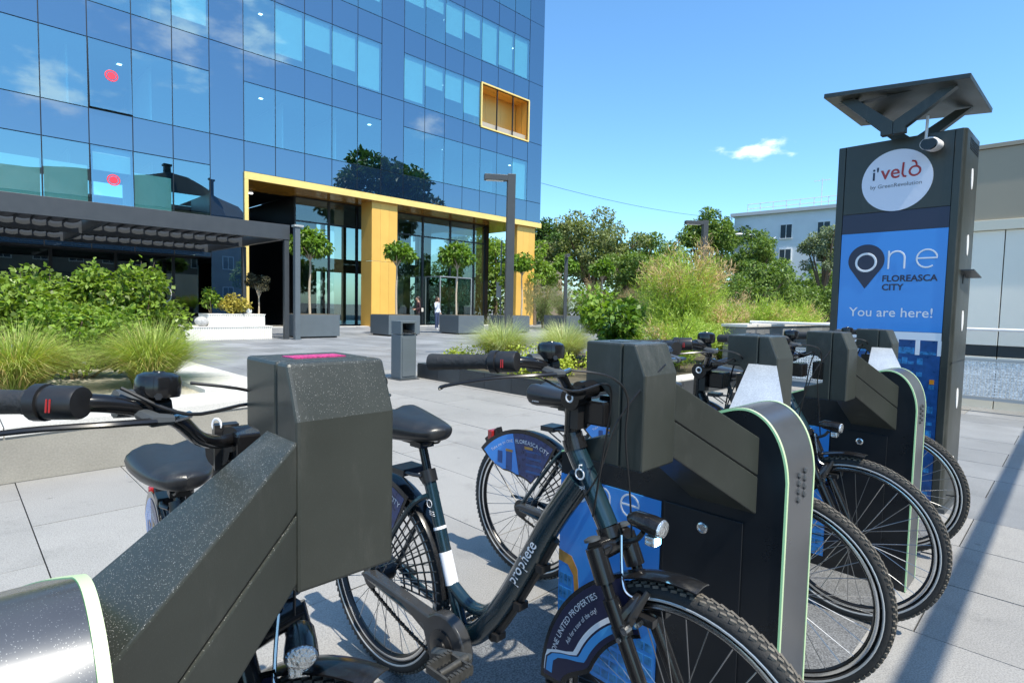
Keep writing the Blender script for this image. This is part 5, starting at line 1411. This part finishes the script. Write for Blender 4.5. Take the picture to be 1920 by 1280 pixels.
# ================================================================== PEOPLE
def person(loc, rz, label, joints, radii, edges, region, hair, h=1.75, bag=None):
    me = bpy.data.meshes.new('person'); keys = list(joints)
    me.from_pydata([joints[k] for k in keys], [(keys.index(a), keys.index(b)) for a, b in edges], []); me.update()
    o = bpy.data.objects.new('person', me); COL.objects.link(o)
    sk = o.modifiers.new('skin', 'SKIN'); sv_ = me.skin_vertices[0].data
    for i, k in enumerate(keys):
        r = radii[k]; sv_[i].radius = r if hasattr(r, '__len__') else (r, r); sv_[i].use_root = (k == 'pelvis')
    ss = o.modifiers.new('sub', 'SUBSURF'); ss.levels = 2; ss.render_levels = 2
    dg = bpy.context.evaluated_depsgraph_get(); dg.update()
    m2 = bpy.data.meshes.new_from_object(o.evaluated_get(dg)); o.modifiers.clear(); o.data = m2; bpy.data.meshes.remove(me)
    m2.shade_smooth(); m2.materials.clear()
    mats_ = []; 
    for p in m2.polygons:
        mm = region(p.center)
        if mm not in mats_: mats_.append(mm); m2.materials.append(mm)
        p.material_index = mats_.index(mm)
    o.location = loc; o.rotation_euler = (0, 0, rz); tag(o, label, 'person')
    hd = joints['head']
    hb = MB(); hb.ball((hd[0], hd[1] + .012, hd[2] + .035), .112, 14, 10, (.86, 1.0, 1.05)); hv = hb.v
    hb.v = [v for v in hv]; hair_o = hb.build('hair', hair[0], o, 60)
    if hair[1]:
        hb = MB(); hb.tube([(hd[0], hd[1] + .085, hd[2] + .04), (hd[0], hd[1] + .10, hd[2] - .12), (hd[0], hd[1] + .09, hd[2] - .30)], [.07, .085, .04], 10); hb.build('long_hair', hair[0], o, 60)
    fc = MB(); fc.ball((hd[0], hd[1] - .018, hd[2]), .102, 14, 10, (.80, .98, 1.12)); 
    fc.ball((hd[0], hd[1] - .122, hd[2] - .012), .018, 8, 6, (.7, .9, 1.2))
    fc.ball((hd[0] - .084, hd[1], hd[2] - .005), .024, 8, 6, (.4, .7, 1.1)); fc.ball((hd[0] + .084, hd[1], hd[2] - .005), .024, 8, 6, (.4, .7, 1.1)); fc.build('face', SKIN, o, 60)
    ey = MB()
    for sx in (-1, 1): ey.ball((hd[0] + sx * .034, hd[1] - .107, hd[2] + .018), .012, 8, 6)
    ey.build('eyes', M_gloss, o); mo = MB(); mo.ball((hd[0], hd[1] - .108, hd[2] - .058), .022, 8, 6, (1, .4, .3)); mo.build('mouth', mat("lips", (.30, .10, .09), .5), o)
    for sx, kk in ((-1, 'hand_r'), (1, 'hand_l')):           # five fingers on each hand
        w_ = Vector(joints[kk]); e_ = Vector(joints['elbow_r' if sx < 0 else 'elbow_l']); d_ = (w_ - e_).normalized(); s_ = d_.cross(Vector((0, 1, 0))).normalized()
        fg = MB()
        for i in range(4):
            b0 = w_ + s_ * (i - 1.5) * .019; L_ = (.075, .088, .082, .062)[i]
            fg.tube([b0, b0 + d_ * L_ * .55, b0 + d_ * L_ + Vector((0, -.018, 0))], [.0098, .009, .0075], 6)
        fg.tube([w_ - d_ * .03 + s_ * -.03, w_ + s_ * -.05 + d_ * .01, w_ + s_ * -.048 + d_ * .045], [.012, .0105, .008], 6); fg.build('fingers', SKIN, o, 60)
    return o
SKIN = mat("skin", (.46, .27, .19), .55)
HAIRD = mat("dark hair", (.022, .015, .011), .5)
def body(arm_r, arm_l, stance=.09, fem=False):
    sh = .165 if fem else .19
    J = dict(pelvis=(0, 0, .94), waist=(0, 0, 1.06), chest=(0, 0, 1.26), collar=(0, .01, 1.42), neck=(0, 0, 1.50), head=(0, -.015, 1.625), crown=(0, -.01, 1.70),
             sh_l=(sh, 0, 1.40), sh_r=(-sh, 0, 1.40), elbow_l=arm_l[0], hand_l=arm_l[1], elbow_r=arm_r[0], hand_r=arm_r[1],
             hip_l=(.09, 0, .88), hip_r=(-.09, 0, .88), knee_l=(.10, -.02, .49), knee_r=(-.10, -.01, .49), ank_l=(stance, .02, .09), ank_r=(-stance, .02, .09), toe_l=(stance + .03, -.14, .035), toe_r=(-stance - .03, -.14, .035))
    Rd = dict(pelvis=(.155, .115), waist=(.135, .105) if not fem else (.115, .09), chest=(.165, .115), collar=(.10, .08), neck=.055, head=(.082, .098), crown=(.06, .07), sh_l=.066, sh_r=.066, elbow_l=.044, elbow_r=.044, hand_l=.032, hand_r=.032,
              hip_l=.10, hip_r=.10, knee_l=.062, knee_r=.062, ank_l=.045, ank_r=.045, toe_l=(.042, .03), toe_r=(.042, .03))
    E = [('pelvis', 'waist'), ('waist', 'chest'), ('chest', 'collar'), ('collar', 'neck'), ('neck', 'head'), ('head', 'crown'), ('collar', 'sh_l'), ('collar', 'sh_r'), ('sh_l', 'elbow_l'), ('elbow_l', 'hand_l'), ('sh_r', 'elbow_r'), ('elbow_r', 'hand_r'),
         ('pelvis', 'hip_l'), ('pelvis', 'hip_r'), ('hip_l', 'knee_l'), ('hip_r', 'knee_r'), ('knee_l', 'ank_l'), ('knee_r', 'ank_r'), ('ank_l', 'toe_l'), ('ank_r', 'toe_r')]
    return J, Rd, E
C_white = mat("white blue shirt", (.62, .66, .74), .8, 0, .08, 9); C_jean = mat("blue jeans", (.035, .055, .12), .85, 0, .2, 12); C_shoe = mat("white shoes", (.7, .7, .68), .6)
C_dark = mat("dark patterned blouse", (.055, .022, .025), .8, 0, .6, 22); C_blk = mat("black trousers", (.012, .012, .014), .8)
def rg(top, leg, shoe, sleeve):
    def f(c):
        if c.z < .085: return shoe
        if c.z < .93 and abs(c.x) < .24: return leg
        if c.z > 1.47 and abs(c.x) < .12: return SKIN
        if abs(c.x) > sleeve or c.y < -.20: return SKIN
        return top
    return f
J, Rd, E_ = body(((-.26, -.06, 1.14), (-.17, -.20, 1.50)), ((.25, .03, 1.13), (.22, -.10, .90)))
man = person((-4.05, 30.46, 0), R_(68), 'man in white shirt and blue jeans holding a phone to his face', J, Rd, E_, rg(C_white, C_jean, C_shoe, .9), (HAIRD, False))
J, Rd, E_ = body(((-.22, .02, 1.13), (-.16, -.20, 1.08)), ((.22, .02, 1.13), (.14, -.23, 1.06)), fem=True)
wom = person((-5.08, 30.6, 0), R_(-60), 'woman with long dark hair in a dark blouse facing the man in white', J, Rd, E_, rg(C_dark, C_blk, C_blk, .27), (HAIRD, True))
mb = MB(); mb.box(-.02, .02, -.06, .06, -.11, .09); 
bg = mb.build('handbag', mat("pale bag", (.60, .55, .48), .6), None, bevel=.02, loc=(-4.83, 30.44, 1.05), rot=(0, 0, R_(-60))); tag(bg, 'pale handbag held by the woman in the dark blouse', 'handbag')
mb = MB(); mb.box(-.005, .005, -.036, .036, -.07, .07); ph = mb.build('phone', M_gloss, None, bevel=.003, loc=(-4.02, 30.28, 1.56), rot=(R_(20), 0, R_(68))); tag(ph, 'black phone in the raised hand of the man in white', 'phone')

# ================================================================== PLANTS
G_shrub = 'lime green shrubs in the left raised bed'
shrub('leafy_shrub', P(.5, 9.3, .35), (1.15, .8, .74), 5000, .078, L_shrub, 'broad lime green shrub at the left edge behind the grasses', G_shrub, 11, 26, .24, shell=.15, tips=14)
shrub('leafy_shrub', P(1.5, 9.1, .35), (1.0, .75, .70), 4800, .078, L_shrub, 'lime green shrub in the middle of the left raised bed', G_shrub, 12, 26, .24, shell=.15, tips=14)
shrub('leafy_shrub', P(1.78, 8.7, .35), (.5, .5, .9), 2900, .078, L_shrub, 'lime green shrub nearest the ribbed bench, at the right end of the bed', G_shrub, 13, 18, .28, shell=.15, tips=10)
shrub('leafy_shrub', P(-.9, 9.0, .3), (1.2, .8, .9), 3600, .08, L_shrub, 'lime green shrub cut off by the left edge of the view', G_shrub, 15, 22, .30, tips=6)
shrub('leafy_shrub', P(1.0, 7.9, .35), (.9, .5, .5), 4000, .065, L_fresh, 'low fresh green shrub just above the two grass clumps', G_shrub, 16, 18, .30, tips=4)
GG = 'green ornamental grasses by the white cap stones'
grass_clump(P(1.5, 6.75, .40), 2600, .74, .74, 'green grass clump nearest the dock head, spilling over gravel', GG, L_grass, .18, 1)
grass_clump(P(.45, 6.9, .38), 2400, .72, .74, 'straw streaked grass clump at the lower left of the shrubs', GG, L_grass, .4, 2)
grass_clump(P(-.45, 7.3, .36), 1600, .7, .7, 'grass clump cut off by the left edge', GG, L_grass, .3, 3)
GR = 'grey green grasses in the right bed'
grass_clump(P(7.3, 7.55, .22), 3600, .90, 1.0, 'large grey green grass clump at the left end of the right bed', GR, L_grassgrey, .1, 4, .009)
grass_clump(P(8.3, 6.9, .22), 3000, .86, .95, 'grey green grass clump beside the glossy laurel', GR, L_grassgrey, .15, 5, .009)
grass_clump(P(9.3, 7.7, .22), 2400, .88, .95, 'grey green grass clump standing behind the laurel', GR, L_grassgrey, .1, 6, .009)
GY = 'yellow green hedge cushions'
shrub('low_hedge', P(6.75, 6.0, .2), (.75, .75, .22), 2600, .05, L_yellow, 'yellow green hedge cushion right behind the bicycle bell', GY, 21, 22, .30, shell=.5)
shrub('low_hedge', P(6.55, 7.6, .2), (.5, .5, .18), 1300, .05, L_yellow, 'small yellow green cushion at the corner near the litter bin', GY, 22, 16, .32, shell=.5)
shrub('low_hedge', P(7.5, 5.0, .2), (.8, .6, .20), 2000, .05, L_yellow, 'yellow green cushion behind the middle dock head', GY, 23, 18, .32, shell=.5)
shrub('laurel_shrub', P(8.75, 5.9, .2), (.62, .62, .62), 1500, .13, leafmat("glossy laurel leaf", (.075, .14, .020), .25, .45, .25), 'glossy dark laurel left of the feathery tamarisks', None, 24, 20, .30, tips=5)
shrub('laurel_shrub', P(9.9, 7.0, .2), (.9, .8, .95), 1700, .13, L_fresh, 'taller fresh green laurel behind the glossy one', None, 25, 20, .30, tips=6)
GT = 'feathery tamarisks in the right bed'
tamarisk(P(10.1, 5.5, .2), 2.7, .85, 96, 'tallest tamarisk with faded pinkish plume, in the middle of the bed', GT, .36, 1)
tamarisk(P(9.1, 5.0, .2), 1.25, .85, 46, 'low bright green tamarisk just behind the middle dock head', GT, .1, 2)
tamarisk(P(11.3, 5.2, .2), 1.45, .8, 56, 'tamarisk with brownish tips behind the stone planter wall', GT, .2, 3)
tamarisk(P(12.7, 4.9, .2), 1.55, .75, 56, 'tamarisk right of the brown tipped one, over the stone wall', GT, .16, 4)
tamarisk(P(14.2, 4.9, .2), 1.6, .8, 56, 'tamarisk beside the left edge of the kiosk', GT, .14, 5)
tamarisk(P(12.2, 6.6, .2), 1.5, .9, 50, 'tamarisk standing in the back row before the dark trees', GT, .2, 6)
tamarisk(P(14.6, 6.6, .2), 1.75, .9, 50, 'tamarisk in the back row below the white apartment house', GT, .25, 7)
GO = 'olive green tamarisk thicket by the ball trees'
for i, (x, y, h) in enumerate(((1.9, 36, 3.3), (3.3, 37, 3.6), (5.0, 36, 3.4), (6.6, 35, 3.0), (8.0, 33, 2.8))):
    tamarisk((x, y, 0), h, 1.3, 44, ('olive thicket bush beside the gold corner column', 'olive thicket bush behind the thin dark post', 'olive thicket bush with pale stems between the ball trees', 'olive thicket bush behind the rightmost ball tree', 'olive thicket bush next to the hollow dark tree')[i], GO, .12, 20 + i, L_olive)

GB_ = 'background trees beyond the plaza'
tree('background_tree', (4.3, 70, 0), 5, (0, 0, 9.3), (3.2, 3.2, 2.8), 4420, .42, L_dark, 'small dark round tree far off beside the building corner', GB_, 26, .26, .3, None, 1)
tree('background_tree', (6.6, 47, 0), 2.4, (0, 0, 5.6), (4.6, 4.0, 3.6), 12750, .26, L_olive, 'broad grey olive tree with tall uneven crown', GB_, 46, .2, .28, None, 2)
tree('background_tree', (9.6, 48, 0), 2.4, (0, 0, 5.2), (3.0, 3.0, 2.9), 7820, .26, L_mid, 'mid green tree on the right shoulder of the broad olive one', GB_, 34, .22, .25, None, 3)
tree('background_tree', (8.2, 37, 0), 1.6, (0, 0, 3.6), (2.5, 2.2, 1.75), 7140, .21, L_mid, 'dark hollow tree with black shade under its crown', GB_, 30, .22, .22, None, 4)
tree('background_tree', (20.0, 60, 0), 4, (0, 0, 8.6), (3.4, 3.4, 3.0), 6120, .34, L_mid, 'tree behind the lamp arm, left of the white apartment house', GB_, 30, .24, .3, None, 5)
tree('background_tree', (23.5, 66, 0), 4, (0, 0, 9.6), (3.2, 3.2, 3.0), 5100, .34, L_dark, 'darker tree touching the left wall of the apartment house', GB_, 28, .24, .3, None, 6)
tree('background_tree', (19.2, 46, 0), 2.4, (0, 0, 5.7), (2.5, 2.3, 2.5), 7820, .21, L_mid, 'green tree before the middle of the apartment house', GB_, 32, .22, .22, None, 7)
tree('background_tree', (23.9, 44, 0), 2.4, (0, 0, 5.9), (2.1, 2.1, 2.4), 6460, .19, L_grey, 'grey leaved tree before the right end of the apartment house', GB_, 30, .22, .22, None, 8)
tree('background_tree', (14.2, 33, 0), 1.2, (0, 0, 2.7), (2.5, 2.0, 1.6), 7140, .18, L_mid, 'bushy tree over the tamarisks below the lamp arm', GB_, 28, .24, .2, None, 9)
tree('background_tree', (18.4, 33, 0), 1.0, (0, 0, 1.9), (2.6, 2.0, 1.3), 6120, .18, L_mid, 'low bushy tree under the apartment house windows', GB_, 28, .24, .2, None, 10)
tree('background_tree', (11.6, 36, 0), 1.2, (0, 0, 2.8), (2.3, 2.0, 1.9), 6120, .19, L_dark, 'dense dark tree right of the hollow one', GB_, 28, .24, .2, None, 11)
tree('background_tree', (1.6, 43, 0), 2.2, (0, 0, 4.0), (2.6, 2.4, 2.2), 6460, .21, L_fresh, 'fresh green tree just right of the gold corner column', GB_, 30, .23, .22, None, 12)
tree('background_tree', (-1.6, 52, 0), 2.5, (0, 0, 5.2), (2.6, 2.6, 3.4), 6120, .24, L_fresh, 'sunlit tree seen through the open building corner', GB_, 28, .23, .24, None, 13)
tree('background_tree', (-4.6, 60, 0), 3, (0, 0, 6.0), (3.2, 3.0, 4.2), 6120, .29, L_mid, 'tree deeper behind the open building corner', GB_, 28, .23, .25, None, 14)
tree('background_tree', (15.2, 60, 0), 2.5, (0, 0, 5.3), (3.6, 3, 3.0), 6120, .30, L_mid, 'far tree in the gap between olive tree and lamp arm', GB_, 28, .23, .25, None, 15)
tree('background_tree', (28.5, 48, 0), 2.2, (0, 0, 5.0), (3.0, 2.5, 2.8), 5440, .23, L_mid, 'tree hidden mostly by the kiosk, right of the grey leaved tree', GB_, 26, .24, .25, None, 16)
hb = MB()
bl = []
gg = np.random.default_rng(77)
for i in range(120): bl.append((gg.uniform(-8, 40), gg.uniform(50, 58), gg.uniform(.5, 4.6), 1.9, 1.6, 1.3))
o = link('far_greenery', crown_mesh('far_greenery', bl, 20000, .42, .28, L_mid, .4, .2, gg)); o['kind'] = 'stuff'
tag(o, 'band of bushes closing the view below the far trees', 'bushes')
mb = MB(); mb.tube([(0, 0, 0), (0, 0, 6.4)], .055, 8); fp = empty('sign_pole', (-.95, 44, 0), 0, 'thin pale pole with small white sign seen through the open corner', 'pole')
mb.build('pole', mat("galvanised post", (.4,) * 3), fp, 40); MB().box(-.35, .02, -.07, -.05, 2.0, 3.2).build('sign', M_white, fp)
mb = MB(); mb.tube([(1.9 + (22 - 1.9) * t, 42.3 + (64 - 42.3) * t, 10.4 + 1.35 * t - 4 * .35 * t * (1 - t)) for t in np.linspace(0, 1, 12)], .016, 5)
tag(mb.build('overhead_cable', M_mullion), 'thin cable strung from the building corner across the sky', 'cable')
fh = empty('far_house', (3.2, 60, 0), R_(10), 'small house with brown roof between trees beside the building corner', 'house')
MB().box(-2, 2, 0, 5, 0, 7.2).build('wall', M_brick, fh); b = MB(); b.prism([(-2.4, 7.2), (2.4, 7.2), (0, 8.2)], -.3, 5.3, 'y'); b.build('roof', mat("brown roof", (.14, .11, .09), .8), fh)

# white apartment house
ah = empty('apartment_house', (24.6, 64.5, 0), R_(-42), 'pale blue grey apartment house with roof railing and aerial', 'building')
AW, AH_ = 20, 11.9
MB().box(0, AW, .2, 12, 0, AH_).build('wall', M_aptwall, ah)
MB().box(-.35, AW + .3, -.15, 12.3, AH_ + .001, AH_ + .35).build('roof', M_aptroof, ah)
wm = MB(); wm.box(0, 1.1, .10, .13, 0, 1.4); wme = wm.mesh('pane'); wme.materials.append(M_aptglass)
fm = MB(); fm.box(-.09, 1.19, .06, .199, -.10, -.001); fm.box(-.09, 1.19, .1, .199, 1.401, 1.49); fm.box(-.09, -.001, .1, .199, 0, 1.4); fm.box(1.101, 1.19, .1, .199, 0, 1.4); fm.box(.52, .58, .08, .1, 0, 1.4)
fme = fm.mesh('window'); fme.materials.append(M_white)
for z in (1.4, 4.0, 6.6, 9.2):
    for x in (5.0, 8.6, 12.4, 16):
        w = link('window', fme, None, ah, (x, 0, z)); link('pane', wme, None, w)
g = MB()
for zz in (9.15, 9.35, 9.55):
    for xx in (3.4, 3.75): g.box(xx, xx + .14, .17, .205, zz - 1, zz - .86)
g.build('vent_block', M_aptroof, ah, kind='stuff')
rr = MB()
for x in np.arange(1.2, AW, 1.35): rr.tube([(x, .8, AH_ + .35), (x, .8, AH_ + 1.35)], .035, 5)
for z in (.85, 1.35): rr.tube([(1.2, .8, AH_ + z), (AW, .8, AH_ + z)], .035, 5)
rr.build('roof_railing', M_aptroof, ah)
an = MB(); an.tube([(8.2, 2.5, AH_), (8.2, 2.5, AH_ + 3.6)], .035, 5); an.tube([(7.4, 2.5, AH_ + 3.4), (9.0, 2.5, AH_ + 3.4)], .025, 5)
for x in (7.5, 7.9, 8.5, 8.9): an.tube([(x, 2.2, AH_ + 3.4), (x, 2.8, AH_ + 3.4)], .02, 4)
an.build('aerial', M_aptroof, ah)
sl = empty('street_lamp', (22.8, 52, 0), R_(0), 'white double arm street lamp before the apartment house', 'street lamp')
s_ = MB(); s_.tube([(0, 0, 0), (0, 0, 8.0)], .07, 8); s_.tube(spline([(-2.3, 0, 8.3), (-1.2, 0, 8.25), (0, 0, 7.7), (.9, 0, 8.1)], 4), .045, 6); s_.build('pole', M_white, sl, 40)
s_ = MB(); s_.ball((-2.4, 0, 8.3), .28, 8, 6, (1.4, .6, .4)); s_.build('lamp_head', M_white, sl, 40)

# ================================================================== what stands behind the camera and shows in the glass
GM = 'trees across the street, mirrored in the facade'
tree('street_tree', P(46, -16.5, 0), 6, (0, 0, 16.0), (8.3, 8.3, 8.4), 9000, .85, L_dark, 'great dark tree across the street, mirrored above the gold entrance', GM, 60, .17, .5, None, 31)
for i, (r, s, z, R0) in enumerate(((33, -13, 4.6, 3.6), (40, -10, 4.4, 3.6), (53, -13, 5.6, 4.5), (60, -16, 6, 5), (26, -9, 3.8, 3.0))):
    tree('street_tree', P(r, s, 0), 2, (0, 0, z), (R0, R0, R0 * .95), 3000, .5, L_mid, ('round street tree mirrored left in the lobby glass', 'round street tree mirrored in the middle of the lobby', 'round street tree mirrored right in the lobby glass', 'street tree mirrored at the open corner', 'small street tree mirrored beside the gold column')[i], GM, 26, .24, .25, None, 40 + i)
ob = empty('old_house', P(26.3, -16.5, 0), R_(225), 'old house with dark roof across the street, mirrored in the left windows', 'building')
# local x runs along -r
MB().box(0, 30, 0, 12, 0, 11.6).build('wall', M_brick, ob)
ridge = [(-.6, 13.4), (2, 14.2), (3.9, 15.2), (5.5, 15.9), (7.6, 16.2), (9.5, 15.6), (12, 15.1), (16, 15.0), (20, 14.5), (24, 14.3), (30.6, 14.2)]
rf = MB()
for (xa, za), (xb, zb) in zip(ridge[:-1], ridge[1:]):
    rf.hexa([(xa, -.6, 11.61), (xb, -.6, 11.61), (xb, 12.6, 11.61), (xa, 12.6, 11.61), (xa, 2.6, za), (xb, 2.6, zb), (xb, 8, zb), (xa, 8, za)])
rf.build('roof', M_roofdark, ob)
for x, z in ((2.5, 16.2), (7.6, 17.0)):
    rf = MB(); rf.box(x - .3, x + .3, 3, 3.8, 13, z); rf.box(x - .42, x + .42, 2.9, 3.9, z, z + .2); rf.build('chimney', M_roofdark, ob)
for z in (1.5, 5.2, 8.6):
    for x in range(10):
        w = link('window', fme, None, ob, (1.2 + x * 2.9, -.19, z)); link('pane', wme, None, w)
